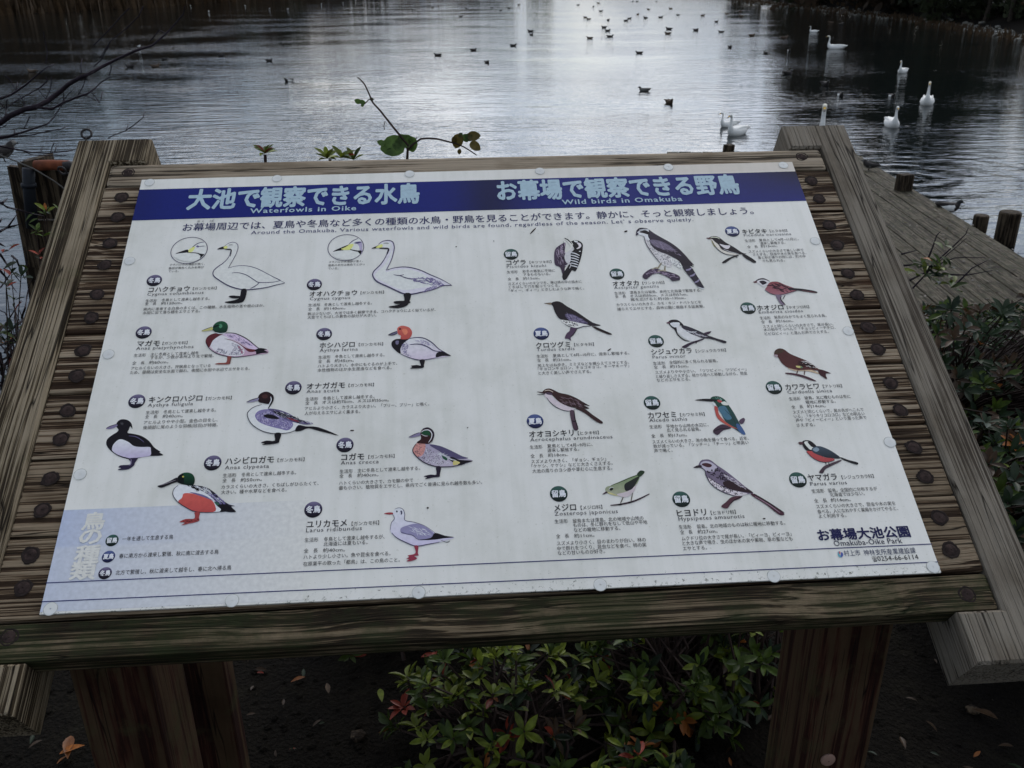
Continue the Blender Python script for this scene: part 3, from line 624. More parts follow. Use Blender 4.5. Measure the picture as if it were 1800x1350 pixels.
def strip_(corners, colfun, nx_=1, ny_=1, z=.0003, pr=None):
    pr = pr or Print(z); (s0, t0), (s1, t1) = corners; xs = np.linspace(s0, s1, nx_+1); ys = np.linspace(t0, t1, ny_+1); st = [(x, y) for y in ys for x in xs]
    w1 = nx_+1; pr.tri(st_to_xy(np.array(st)), [(j*w1+i, j*w1+i+1, (j+1)*w1+i+1, (j+1)*w1+i) for j in range(ny_) for i in range(nx_)], [colfun(x, y) for x, y in st]); return pr
# the sheet itself, with its thickness
def sheet():
    n = 60; xs = np.linspace(0, PW, n+1); ys = np.linspace(0, PH, 41); st = np.array([(x, y) for y in ys for x in xs]); xy = st_to_xy(st); w1 = n+1
    vs = [(a, b_, 0.0) for a, b_ in xy]; fs = [(j*w1+i, j*w1+i+1, (j+1)*w1+i+1, (j+1)*w1+i) for j in range(40) for i in range(n)]
    ring = [i for i in range(n+1)]+[j*w1+n for j in range(1, 41)]+[40*w1+i for i in range(n-1, -1, -1)]+[j*w1 for j in range(39, 0, -1)]
    b0 = len(vs); vs += [(vs[i][0], vs[i][1], -.0035) for i in ring]; m_ = len(ring); fs += [(ring[k], b0+k, b0+(k+1) % m_, ring[(k+1) % m_]) for k in range(m_)]
    me = mesh('panel', vs, fs, [M['panel']]); at = me.color_attributes.new('ink', 'FLOAT_COLOR', 'POINT'); cols = []
    base = (.79, .77, .70); lg0 = st_of(112, 897)[1]
    warm = (.60, .54, .46)
    for s_, t_ in st: 
        k = max(0.0, min(1.0, (t_-(PH-.032))/.01))*max(0, min(1, (s_-.55)/.5)); cols.append(tuple(base[i]*(1-k)+warm[i]*k for i in range(3)))
    cols += [(.60, .60, .56)]*m_
    at.data.foreach_set('color', np.array([(*c, 1.0) for c in cols], dtype=np.float32).ravel()); return link('panel', me, SIGN)
PANEL = sheet()
t_hi, t_lo = st_of(244, 334)[1], st_of(232, 388)[1]; t_hi2 = st_of(1397, 301)[1]; t_lo2 = st_of(1418, 353)[1]
def hdr(s_, t_):
    blue = np.array((.006, .014, .16)); navy = np.array((.004, .006, .028)); d = 0.0
    d = max(d, math.exp(-((s_-.63)/.055)**2)*.75); up = (t_-t_lo)/(t_hi-t_lo); d = max(d, max(0, (s_-1.02)/.18)*up*1.0, math.exp(-((s_-.0)/.04)**2)*.3)
    return tuple(float(q) for q in blue*(1-min(d, 1))+navy*min(d, 1))
strip_(((0, (t_lo+t_lo2)/2), (PW, (t_hi+t_hi2)/2)), hdr, 80, 6, .0003).build('header_band', PANEL, label='deep blue header band fading to navy in its middle')
lt = st_of(112, 897)[1]; lr = 0.34
def legend(s_, t_):
    k = min(1, max(0, s_/lr))**.8; a = np.array((.50, .55, .68)); b_ = np.array((.79, .77, .70)); f = 1.0 if t_ > .095 else .75
    return tuple(float(q) for q in (a*f+b_*(1-f))*(1-k)+b_*k)
strip_(((0, .003), (lr, lt)), legend, 20, 30, .0002).build('legend_ground', PANEL, label='pale blue corner of the panel fading to white')
def rule(y0, y1, x0, x1, w_, name='rule_line'):
    a = st_of(x0, y0); b_ = st_of(x1, y1); pr = Print(.0006); n = 24; st = []
    for k in range(n+1): q = a+(b_-a)*k/n; st += [(q[0], q[1]-w_/2), (q[0], q[1]+w_/2)]
    pr.tri(st_to_xy(np.array(st)), [(2*k, 2*k+2, 2*k+3, 2*k+1) for k in range(n)], (.02, .025, .13)); pr.build(name, PANEL)
rule(1025, 956.5, 81, 1638, .0013); rule(1058, 988, 74, 1649, .0013)

Zm = {'P': (0, 0, 1), 'A': (200, 280, 2.903), 'B': (820, 280, 2.903), 'Z5': (160, 400, 4.5), 'Z6': (500, 400, 4.5), 'K1': (160, 660, 4.5), 'K2': (480, 660, 3.97), 'K3': (860, 400, 4.82), 'K4': (1060, 380, 4.5),
      'K5': (1220, 380, 4.5), 'K6': (860, 660, 3.97), 'K7': (1100, 660, 3.972), 'K8': (1320, 660, 3.75), 'LG': (60, 870, 4.5)}
def zp(z, x, y): a = Zm[z]; return a[0]+x/a[2], a[1]+y/a[2]
DG = {}
def glyphs(txt, bold, spacing):
    cu = bpy.data.curves.new('lettering', 'FONT'); cu.body = txt; cu.size = 1.0; cu.resolution_u = 2; cu.offset = bold; cu.space_character = spacing; cu.fill_mode = 'FRONT' if hasattr(cu, 'fill_mode') else cu.fill_mode
    o = bpy.data.objects.new('lettering', cu); COL.objects.link(o); bpy.context.view_layer.update()
    me = bpy.data.meshes.new_from_object(o.evaluated_get(bpy.context.evaluated_depsgraph_get())); bpy.data.objects.remove(o); bpy.data.curves.remove(cu)
    v = np.empty(len(me.vertices)*3); me.vertices.foreach_get('co', v); v = v.reshape(-1, 3)[:, :2]; f = [tuple(p.vertices) for p in me.polygons]; bpy.data.meshes.remove(me)
    return v, f
def s_for(px, t): return (px*(HM[2, 1]*t+1)-HM[0, 1]*t-HM[0, 2])/(HM[0, 0]-px*HM[2, 0])
def write(pr, z, x0, y, x1, txt, em, col, bold=0.0, spacing=1.0, drop=.06):
    """one line of print from x0 to x1 with its glyph feet at y"""
    v, f = glyphs(txt, 0.0, spacing)
    if not len(v): return
    if bold:                             # a heavy face: the same outlines widened in eight directions
        n0 = len(v); dirs = [(0, 0)]+[(bold*math.cos(k*PI/4), bold*math.sin(k*PI/4)) for k in range(8)] if bold > .01 else [(-bold, 0), (bold, 0)]
        f = [tuple(i+n0*j for i in t) for j in range(len(dirs)) for t in f]; v = np.concatenate([v+np.array(d) for d in dirs]); DZ = len(dirs)
        a = st_of(*zp(z, x0, y)); s1 = s_for(zp(z, x1, y)[0], a[1]); w_ = v[:, 0].max()-v[:, 0].min(); x_ = v[:, 0].min()
        for j in range(DZ):
            q = v[j*n0:(j+1)*n0]; pr.tri(st_to_xy(np.stack([a[0]+(q[:, 0]-x_)*(s1-a[0])/w_, a[1]+(q[:, 1]+drop)*em], -1)), f[:len(f)//DZ], col); pr.z -= .00002
        return
    a = st_of(*zp(z, x0, y)); s1 = s_for(zp(z, x1, y)[0], a[1]); w_ = v[:, 0].max()-v[:, 0].min()
    st = np.stack([a[0]+(v[:, 0]-v[:, 0].min())*(s1-a[0])/w_, a[1]+(v[:, 1]+drop)*em], -1); pr.tri(st_to_xy(st), f, col)
NAVY, TXT, GRY = ink((28, 30, 92)), ink((38, 38, 44)), ink((86, 88, 98))
PALE = (.42, .56, .62)
pr = Print(.0006)
write(pr, 'A', 368, 256, 740, '大池で', .0545, PALE, .036); write(pr, 'A', 740, 245, 1562, '観察できる水鳥', .0545, PALE, .036)
write(pr, 'B', 158, 210, 1402, 'お幕場で観察できる野鳥', .0545, PALE, .036)
write(pr, 'A', 695, 277, 1237, 'Waterfowls in Oike', .0165, PALE, .02, 1.15, 0); write(pr, 'B', 488, 232, 1103, 'Wild birds in Omakuba', .0165, PALE, .02, 1.15, 0)
pr.build('header_lettering', PANEL, label='pale blue heavy lettering on the blue header band')
pr = Print(.0006)
write(pr, 'P', 320.5, 406.5, 1325.5, 'お幕場周辺では、夏鳥や冬鳥など多くの種類の水鳥・野鳥を見ることができます。静かに、そっと観察しましょう。', .0200, NAVY, .008)
write(pr, 'P', 441, 412.3, 1219, 'Around the Omakuba, Various waterfowls and wild birds are found, regardless of the season. Let’ s observe quietly.', .0125, ink((58, 62, 110)), 0, 1.1, 0)
write(pr, 'A', 425, 323, 460, 'まく', .006, GRY); write(pr, 'A', 490, 321, 512, 'ば', .006, GRY)
pr.build('lettering', PANEL, label='navy introduction lines in Japanese and English under the header')

S_, ZC = '生活形', '全　長'
W1 = '冬鳥として渡来し越冬する。'
# entries: name (zoom, x0, y, x1, text), family (x0, x1, text), Latin (x0, y, x1, text), body lines (x0, y, x1, text), badge (x, y, kind)
E = [
 ('Z5', (452, 514, 778, 'コハクチョウ'), (805, 992, '【ガンカモ科】'), (445, 540, 890, 'Cygnus columbianus'), [(430, 594, 521, S_), (558, 588, 938, W1), (425, 618, 515, ZC), (553, 614, 722, '約120cm。'), (413, 662, 1370, '県内に渡来する白鳥の多くは、この種類。水生植物の茎や根のほか、'), (408, 690, 862, '水田に出て落ち穂をエサとする。'),
   (622, 306, 900, 'クチバシの先端部が黒く、'), (612, 333, 892, '基部が黄色く丸みを帯び'), (612, 358, 694, 'ている。')], (501, 420, 'w')),
 ('Z6', (198, 548, 575, 'オオハクチョウ'), (602, 787, '【ガンカモ科】'), (200, 576, 520, 'Cygnus cygnus'), [(188, 628, 284, S_), (315, 624, 692, W1), (187, 660, 280, ZC), (313, 656, 482, '約140cm。'), (183, 698, 1196, '数は少ないが、大池では多く観察できる。コハクチョウによく似ているが、'), (182, 726, 728, '大型でくちばしの黄色の部分が大きい。'),
   (352, 284, 622, 'クチバシの先端部が黒く、'), (346, 310, 636, '基部の半分は黄色でとがっ'), (345, 336, 428, 'ている。')], (237, 452, 'w')),
 ('Z5', (362, 943, 542, 'マガモ'), (565, 762, '【ガンカモ科】'), (356, 970, 810, 'Anas platyrhynchos'), [(338, 1027, 432, S_), (470, 1020, 852, '主に冬鳥として渡来し越冬'), (468, 1046, 970, 'するが、少数が本州より北で繁殖。'), (325, 1088, 422, ZC), (458, 1083, 612, '約60cm。'), (315, 1130, 945, 'アヒルくらいの大きさ。狩猟鳥となっている'), (308, 1164, 1256, 'ため、昼間は安全な水面で群れ、夜間に水田や水辺でエサをとる。')], (417, 831, 'w')),
 ('Z6', (278, 956, 556, 'ホシハジロ'), (588, 780, '【ガンカモ科】'), (278, 985, 580, 'Aythya ferina'), [(268, 1042, 364, S_), (400, 1036, 792, W1), (267, 1075, 362, ZC), (397, 1070, 550, '約45cm。'), (263, 1112, 892, 'ハトより大きい。水中にもぐるのが上手で、'), (262, 1145, 848, '水性植物のほか水生昆虫などを食べる。')], (314, 844, 'w')),
 ('K1', (455, 218, 878, 'キンクロハジロ'), (908, 1112, '【ガンカモ科】'), (448, 250, 806, 'Aythya fuligula'), [(432, 310, 535, S_), (572, 305, 988, W1), (426, 344, 524, ZC), (565, 340, 725, '約40cm。'), (415, 390, 1002, 'アヒルよりやや小型。金色の目をし、'), (410, 430, 1002, '後頭部に尾のような羽根(冠羽)が特徴。')], (363, 205, 'w')),
 ('K2', (235, 98, 502, 'オナガガモ'), (527, 704, '【ガンカモ科】'), (233, 124, 462, 'Anas acuta'), [(226, 180, 315, S_), (348, 174, 708, W1), (225, 208, 312, ZC), (343, 202, 808, 'オスは約75cm、メスは約55cm。'), (222, 246, 1090, 'アヒルより小さく、カラスより大きい。「プリー、プリー」と鳴く。'), (220, 280, 608, '人が与えるエサによく集まる。')], (142, 87, 'w')),
 ('K1', (1060, 706, 1446, 'ハシビロガモ'), (1475, 1688, '【ガンカモ科】'), (1058, 745, 1408, 'Anas clypeata'), [(1043, 810, 1148, S_), (1190, 803, 1622, W1), (1040, 850, 1142, ZC), (1183, 845, 1352, '約50cm。'), (1030, 902, 1800, 'カラスくらいの大きさ。くちばしがひらたくて、'), (1028, 944, 1548, '大きい。種や水草などを食べる。')], (963, 693, 'w')),
 ('K2', (475, 595, 636, 'コガモ'), (665, 848, '【ガンカモ科】'), (472, 624, 738, 'Anas crecca'), [(465, 686, 556, S_), (590, 680, 1026, '主に冬鳥として渡来し越冬する。'), (463, 718, 552, ZC), (588, 713, 736, '約40cm。'), (460, 768, 978, 'ハトくらいの大きさで、カモ類の中で'), (460, 802, 1460, '最も小さい。植物質をエサとし、県内でごく普通に見られ越冬数も多い。')], (502, 486, 'w')),
 ('K2', (232, 1066, 515, 'ユリカモメ'), (548, 740, '【ガンカモ科】'), (230, 1096, 620, 'Larus ridibundus'), [(220, 1166, 316, S_), (355, 1160, 778, '冬鳥として渡来し越冬するが、'), (352, 1194, 660, '北海道には夏もいる。'), (215, 1242, 312, ZC), (348, 1238, 502, '約40cm。'), (212, 1286, 820, 'ハトより少し小さい。魚や昆虫を食べる。'), (210, 1334, 885, '在原業平の歌った「都鳥」は、この鳥のこと。')], (281, 937, 'w')),
 ('K3', (146, 320, 312, 'コゲラ'), (343, 528, '【キツツキ科】'), (150, 344, 482, 'Picoides kizuki'), [(152, 392, 242, S_), (283, 386, 558, '秋冬の寒気に平地に'), (288, 414, 518, '下るものもいる。'), (158, 452, 252, ZC), (287, 446, 430, '約15cm。'), (162, 492, 784, 'スズメくらいのキツツキ。巣は林の中の枯木に'), (167, 520, 598, 'くちばしで穴を掘ってつくる。'), (168, 550, 804, '「ギィー、ギィー」ときしむような声で鳴く。')], (185, 228, 'r')),
 ('K4', (80, 556, 286, 'オオタカ'), (314, 486, '【ワシタカ科】'), (88, 578, 442, 'Accipiter gentilis'), [(92, 624, 180, S_), (214, 618, 780, '漂鳥または留鳥、本州と北海道で繁殖する。'), (97, 650, 184, ZC), (216, 646, 672, 'オスは約50cm、メスは約57cm、'), (220, 674, 655, '翼を広げると約105~130cm。'), (108, 716, 778, 'カラスくらいの大きさ。カモ・キジ・ドバトなどを'), (114, 750, 804, '捕らえてエサとする。森林公園に君臨する猛禽類。')], (110, 459, 'r')),
 ('K5', (386, 142, 580, 'キビタキ'), (602, 738, '【ヒタキ科】'), (396, 162, 770, 'Ficedula narcissina'), [(406, 208, 488, S_), (517, 203, 830, '夏鳥として4月~11月に、'), (526, 228, 724, '渡来し繁殖する。'), (424, 256, 506, ZC), (530, 251, 660, '約13cm。'), (434, 294, 868, 'スズメくらいの大きさで美しい声で'), (468, 318, 890, 'さえずる。昆虫や木の実を食べる。'), (508, 342, 884, '春と秋の渡りの時には、町の中'), (542, 368, 720, 'でも見られる。')], (302, 122, 's')),
 ('K5', (503, 748, 712, 'ホオジロ'), (738, 912, '【ホオジロ科】'), (515, 772, 862, 'Emberiza cioides'), [(524, 820, 608, S_), (637, 814, 1050, '留鳥のなかでもよく見られる鳥。'), (535, 850, 620, ZC), (650, 845, 786, '約16cm。'), (548, 888, 1104, 'スズメと同じくらいの大きさで、尾が長い。'), (554, 914, 1120, '木の梢やてっぺんで「チョッピィーチチロ、'), (562, 946, 1068, 'ピピロピィー」と澄んだ声でさえずる。')], (427, 729, 'r')),
 ('K3', (398, 1024, 688, 'クロツグミ'), (722, 888, '【ヒタキ科】'), (404, 1050, 724, 'Turdus cardis'), [(404, 1108, 500, S_), (540, 1102, 1188, '夏鳥として4月~10月に、渡来し繁殖する。'), (408, 1142, 505, ZC), (542, 1138, 695, '約21cm。'), (412, 1186, 1186, '地上をはね歩き、ミミズなどを捕らえてエサとする。'), (414, 1215, 1186, '「キョロンキョロン、キョコキョコ、キーヤキーヤ」'), (418, 1252, 866, 'と大きく美しい声でさえずる。')], (441, 900, 's')),
 ('K4', (386, 1098, 706, 'シジュウカラ'), (736, 974, '【シジュウカラ科】'), (394, 1128, 655, 'Parus minor'), [(398, 1180, 494, S_), (527, 1172, 908, '全国的に多く見られる留鳥。'), (405, 1210, 500, ZC), (532, 1205, 678, '約15cm。'), (416, 1252, 1135, 'スズメよりやや小さい。「ツツピィー、ツツピィー」'), (422, 1285, 1142, 'と繰り返しさえずる。枝から枝へと移動しながら、昆虫'), (428, 1314, 692, 'などのエサをとる。')], (419, 990, 'r')),
 ('K8', (232, 98, 455, 'カワラヒワ'), (478, 602, '【アトリ科】'), (243, 122, 536, 'Carduelis sinica'), [(254, 168, 330, S_), (357, 162, 658, '留鳥。北に棲むものは冬に'), (365, 190, 560, '暖地に移動する。'), (270, 222, 348, ZC), (373, 217, 494, '約14cm。'), (280, 256, 745, 'スズメと同じくらいで、尾の先がへこんで'), (286, 284, 752, 'いる。「キリキリコロコロ」などの明るい'), (298, 310, 765, '声や「ビィービィー」という濁った声で'), (304, 342, 424, 'さえずる。')], (151, 81, 'r')),
 ('K6', (280, 434, 592, 'オオヨシキリ'), (620, 766, '【ヒタキ科】'), (286, 462, 860, 'Acrocephalus arundinaceus'), [(285, 516, 372, S_), (406, 508, 722, '夏鳥として4月~9月に、'), (408, 538, 628, '渡来し繁殖する。'), (290, 578, 378, ZC), (412, 572, 550, '約18cm。'), (295, 618, 816, 'スズメより大きく、「ギョシ、ギョシ」'), (297, 650, 862, '「ケケシ、ケケシ」などと大きくさえずる。'), (302, 684, 860, '大池の周りのヨシ原や草むらに生息する。')], (320, 321, 's')),
 ('K7', (158, 302, 355, 'カワセミ'), (382, 552, '【カワセミ科】'), (165, 326, 430, 'Alcedo atthis'), [(168, 374, 254, S_), (285, 370, 580, '平地から山地の水辺に、'), (290, 398, 524, '広く見られる留鳥。'), (180, 438, 268, ZC), (298, 434, 428, '約17cm。'), (188, 480, 860, 'スズメくらいの大きさ。池の魚を捕って食べる。近年、'), (195, 510, 860, '数が減っている。「ツッチー」「チーッ」と甲高い'), (200, 542, 328, '声で鳴く。')], (183, 192, 'r')),
 ('K8', (380, 698, 572, 'ヤマガラ'), (602, 812, '【シジュウカラ科】'), (393, 728, 634, 'Parus varius'), [(404, 778, 486, S_), (512, 774, 835, '留鳥。全国的に分布するが'), (524, 802, 752, '北海道では少ない。'), (420, 842, 504, ZC), (530, 837, 660, '約14cm。'), (434, 880, 955, 'スズメくらいの大きさで、昆虫や木の実を'), (442, 914, 972, '食べる。人になれやすく巣箱をかけてやると、'), (450, 944, 630, 'よく利用する。')], (309, 689, 'r')),
 ('K6', (455, 950, 608, 'メジロ'), (640, 790, '【メジロ科】'), (457, 980, 898, 'Zosterops japonicus'), [(458, 1036, 550, S_), (585, 1032, 1078, '留鳥または漂鳥。北の地域や山地の'), (588, 1062, 1104, 'ものは、冬に群れをなして低山や平地'), (592, 1096, 916, 'などの暖地に移動する。'), (468, 1140, 558, ZC), (594, 1136, 735, '約11cm。'), (474, 1190, 1094, 'スズメより小さく、目のまわりが白い。林の'), (476, 1226, 1098, '中で群れをつくり、昆虫などを食べ、柿の実'), (480, 1258, 808, 'などの甘いものが好き。')], (485, 827, 'r')),
 ('K7', (362, 988, 566, 'ヒヨドリ'), (596, 770, '【ヒヨドリ科】'), (370, 1016, 830, 'Hypsipetes amaurotis'), [(374, 1076, 460, S_), (500, 1072, 1115, '留鳥。北の地域のものは秋に暖地に移動する。'), (382, 1112, 468, ZC), (504, 1108, 642, '約27cm。'), (392, 1156, 1158, 'ムクドリ位の大きさで尾が長い。「ピィーヨ、ピィーヨ」'), (398, 1190, 1166, 'と大きな声で鳴き、虫のほか木の実や果物、草の蜜なども'), (402, 1226, 568, 'エサとする。')], (387, 865, 'r')),
]
BK = {'w': ((116, 108, 150), (46, 40, 70), (14, 11, 18), '冬鳥'), 's': ((76, 96, 156), (32, 48, 106), (12, 15, 52), '夏鳥'), 'r': ((52, 102, 94), (22, 54, 50), (10, 20, 18), '留鳥')}
def circle_print(pr, c, rad, cols, n=36):
    st = [(c[0], c[1])]; cl = [ink(cols[1])]
    for ring, k in ((.55, 0), (1.0, 1)):
        for i in range(n):
            a = 2*PI*i/n; st.append((c[0]+rad*ring*math.cos(a), c[1]+rad*ring*math.sin(a))); h = math.sin(a)*ring*.5+.5
            q = np.array(cols[0])*max(0, h*2-1)+np.array(cols[1])*(1-abs(h*2-1))+np.array(cols[2])*max(0, 1-h*2); cl.append(ink(tuple(q*(1 if k == 0 else .9))))
    pr.tri(st_to_xy(np.array(st)), [(0, 1+i, 1+(i+1) % n) for i in range(n)]+[(1+i, 1+n+i, 1+n+(i+1) % n, 1+(i+1) % n) for i in range(n)], cl)
BADGE_G = {k: glyphs(BK[k][3], 0.0, 0.98) for k in BK}
def badge(z, x, y, kind, rad=.0126, em=.0128):
    pr = Print(.0005); c = st_of(*zp(z, x, y)); circle_print(pr, c, rad, BK[kind][:3]); v, f = BADGE_G[kind]
    cx = (v[:, 0].min()+v[:, 0].max())/2; cy = (v[:, 1].min()+v[:, 1].max())/2; k = rad*1.55/(v[:, 0].max()-v[:, 0].min())
    for dx, dy in ((0, 0), (.035, 0), (-.035, 0), (0, .035), (0, -.035), (.02, .02), (-.02, -.02)):
        pr.tri(st_to_xy(np.stack([c[0]+(v[:, 0]-cx+dx)*k, c[1]+(v[:, 1]-cy+dy)*k*1.15+rad*.03], -1)), f, ink((196, 200, 200))); pr.z -= .00002
    pr.build('season_badge', PANEL, label={'w': 'round purple badge reading 冬鳥', 's': 'round blue badge reading 夏鳥', 'r': 'round green badge reading 留鳥'}[kind])
for z, nm, fam, lat, body, bd in E:
    pr = Print(.0006); lite = z in ('K5', 'K4', 'K3'); tc_ = ink((52, 52, 60)) if lite else TXT
    write(pr, z, *nm[:3], nm[3], .0128, TXT, .012); bl = (nm[1]*(1))-((fam[0]-nm[0])*.03)
    write(pr, z, fam[0], bl-6, fam[1], fam[2], .0072, tc_); write(pr, z, *lat[:3], lat[3], .0088, GRY if lite else ink((70, 70, 78)), 0, 1.12, 0)
    cap_ = Print(.0006)
    for i, l in enumerate(body):
        small = l[3] in ('クチバシの先端部が黒く、', '基部が黄色く丸みを帯び', 'ている。', '基部の半分は黄色でとがっ')
        write(cap_ if small else pr, z, *l[:3], l[3], .0056 if small else .0071, tc_, 0, 1.0, .10)
    pr.build('lettering', PANEL, label='species text block headed '+nm[3])
    if cap_.v: cap_.build('lettering', PANEL, label='small caption under the round beak inset, beside '+nm[3])
    badge(z, *bd)
# legend at the lower left, footer at the lower right
pr = Print(.0006)
write(pr, 'LG', 695, 368, 1098, '一年を通して生息する鳥', .0076, TXT, 0); write(pr, 'LG', 670, 503, 1458, '春に南方から渡来し繁殖、秋に南に渡去する鳥', .0076, TXT, 0); write(pr, 'LG', 642, 635, 1558, '北方で繁殖し、秋に渡来して越冬し、春に北へ帰る鳥', .0076, TXT, 0)
pr.build('lettering', PANEL, label='three legend lines explaining the round badges')
for x, y, k in ((617, 361, 'r'), (589, 489, 's'), (562, 620, 'w')): badge('LG', x, y, k, .0088)
pr = Print(.0006)
for ch, x0, x1, y in (('鳥', 370, 550, 276), ('の', 345, 525, 396), ('種', 308, 508, 542), ('類', 272, 480, 672)): write(pr, 'LG', x0, y, x1, ch, .0285, (.78, .76, .68), .03)
pr.build('lettering', PANEL, label='large faded white vertical heading reading 鳥の種類')
pr = Print(.0006)
write(pr, 'K8', 448, 1090, 1056, 'お幕場大池公園', .0185, ink((22, 26, 78)), .03); write(pr, 'K8', 550, 1126, 1000, 'Omakuba-Oike Park', .0118, ink((40, 44, 70)), .004, 1.05, 0)
write(pr, 'K8', 617, 1192, 725, '村上市', .0095, ink((52, 62, 96)), 0); write(pr, 'K8', 748, 1188, 1090, '神林支所産業建設課', .0095, ink((52, 62, 96)), 0)
write(pr, 'K8', 803, 1226, 836, '☎', .0085, TXT); write(pr, 'K8', 838, 1224, 1106, '0254-66-6114', .0102, TXT, 0, 1.05, 0)
pr.build('lettering', PANEL, label='park name, office and telephone number at the lower right')

# the bird pictures -------------------------------------------------
def crom(pts, closed, sub=4):
    n = len(pts); out = []; P_ = [np.array(p, float) for p in pts]; rg = n if closed else n-1
    for i in range(rg):
        g = (lambda k: P_[k % n]) if closed else (lambda k: P_[max(0, min(n-1, k))]); p0, p1, p2, p3 = g(i-1), g(i), g(i+1), g(i+2)
        for k in range(sub):
            t = k/sub; out.append(.5*((2*p1)+(-p0+p2)*t+(2*p0-5*p1+4*p2-p3)*t*t+(-p0+3*p1-3*p2+p3)*t**3))
    if not closed: out.append(P_[-1])
    return np.array(out)
def pts(z, s): return [zp(z, *[float(q) for q in p.split(',')]) for p in s.split()]
LINE = (34, 28, 52)
def picture(z, items, label):
    pr = Print(.0006)
    for it in items:
        kind, col = it[0], it[1]
        if kind in 'fF':                     # filled shape; F keeps its corners sharp
            p = pts(z, it[2]); q = crom(p, True, 3) if kind == 'f' else np.array(p); xy = px_to_xy(q)
            tr_ = geometry.tessellate_polygon([[Vector((a, b_, 0)) for a, b_ in xy]]); c2 = it[3] if len(it) > 3 else None
            if c2:                            # a second colour towards the underside, as the picture is printed
                y0, y1 = xy[:, 1].min(), xy[:, 1].max(); cl = [tuple(np.array(ink(col))*((b_-y0)/(y1-y0))+np.array(ink(c2))*(1-(b_-y0)/(y1-y0))) for a, b_ in xy]
            else: cl = ink(col)
            pr.tri(xy, tr_, cl)
        elif kind == 'l':                    # a pen line, width in picture units, tapering at both ends
            q = crom(pts(z, it[3]), False, 4); n = len(q); w_ = it[2]/Zm[z][2]/2; L_, R_ = [], []
            for i in range(n):
                t = q[min(i+1, n-1)]-q[max(i-1, 0)]; t = t/(np.linalg.norm(t)+1e-9); k = w_*(.45+.55*math.sin(PI*(i+.5)/n)); L_.append(q[i]+np.array((-t[1], t[0]))*k); R_.append(q[i]-np.array((-t[1], t[0]))*k)
            pr.tri(px_to_xy(np.array(L_+R_)), [(i, i+1, n+i+1, n+i) for i in range(n-1)], ink(col))
        elif kind == 's':                    # specks and barbs scattered inside a shape: (s, colour, count, length, width, angle, outline)
            poly = np.array(pts(z, it[6])); r = random.Random(len(it[6])+it[2]); lo, hi = poly.min(0), poly.max(0); vs = []; fs = []; c = 0; tries = 0
            while c < it[2] and tries < it[2]*12:
                tries += 1; x, y = r.uniform(lo[0], hi[0]), r.uniform(lo[1], hi[1]); ins = False; j = len(poly)-1
                for i in range(len(poly)):
                    if (poly[i][1] > y) != (poly[j][1] > y) and x < (poly[j][0]-poly[i][0])*(y-poly[i][1])/(poly[j][1]-poly[i][1]+1e-9)+poly[i][0]: ins = not ins
                    j = i
                if not ins: continue
                a = math.radians(it[5]+r.gauss(0, 18)); l_ = it[3]/Zm[z][2]/2*r.uniform(.6, 1.3); w_ = it[4]/Zm[z][2]/2; d = np.array((math.cos(a), math.sin(a))); n_ = np.array((-d[1], d[0])); p = np.array((x, y)); b0 = len(vs)
                vs += [p-d*l_, p+n_*w_, p+d*l_, p-n_*w_]; fs.append((b0, b0+1, b0+2, b0+3)); c += 1
            pr.tri(px_to_xy(np.array(vs)), fs, ink(it[1]))
        elif kind == 'o':                    # an outlined circle: (o, colour, radius m, width m, x, y)
            c = st_of(*zp(z, it[4], it[5])); n = 64; st = [(c[0]+(it[2]+k*it[3])*math.cos(2*PI*i/n), c[1]+(it[2]+k*it[3])*math.sin(2*PI*i/n)) for k in (-.5, .5) for i in range(n)]
            pr.tri(st_to_xy(np.array(st)), [(i, n+i, n+(i+1) % n, (i+1) % n) for i in range(n)], ink(it[1]))
    pr.build('bird_picture', PANEL, label=label)
WH, BKc, PU, YL = (188, 190, 188), (22, 18, 26), (86, 74, 128), (196, 198, 92)
LN = (58, 50, 92)
picture('Z5', [('f', (182, 185, 184), '1052,152 1090,125 1125,118 1155,130 1162,160 1150,200 1125,250 1088,320 1150,307 1230,305 1310,325 1400,370 1480,410 1530,438 1460,456 1380,476 1290,488 1200,492 1100,465 1020,420 970,380 968,350 1000,315 1050,280 1090,235 1108,180 1075,172'),
  ('l', LN, 5, '1052,152 1090,126 1125,118 1155,130 1163,160 1150,205 1125,255 1086,322'), ('l', LN, 5, '1086,322 1150,306 1230,305 1310,325 1400,370 1480,412 1534,440'), ('l', LN, 8, '1534,440 1460,457 1380,477 1290,489 1200,492 1100,466 1020,422 972,384 968,350 1000,315 1050,280 1090,235 1108,182'),
  ('f', BKc, '998,173 1030,157 1052,152 1062,160 1058,170 1030,173'), ('f', YL, '1050,157 1070,146 1082,156 1072,168 1056,168'), ('l', BKc, 9, '1058,172 1085,174 1110,180 1102,230'), ('l', BKc, 4, '1090,141 1108,139 1122,140'), ('l', LN, 6, '1115,361 1170,360 1230,378 1285,412 1332,437 1440,434 1500,420'), ('l', LN, 6, '1332,438 1300,465 1262,484'), ('l', LN, 5, '1500,420 1475,408 1430,388'),
  ('f', BKc, '1192,492 1232,492 1224,552 1204,588 1160,600 1100,602 1058,592 1108,582 1150,572 1178,552', (10, 10, 14)), ('f', BKc, '1090,548 1120,540 1180,545 1225,548 1180,560 1120,562')], 'long necked white swan with a small yellow bill base')
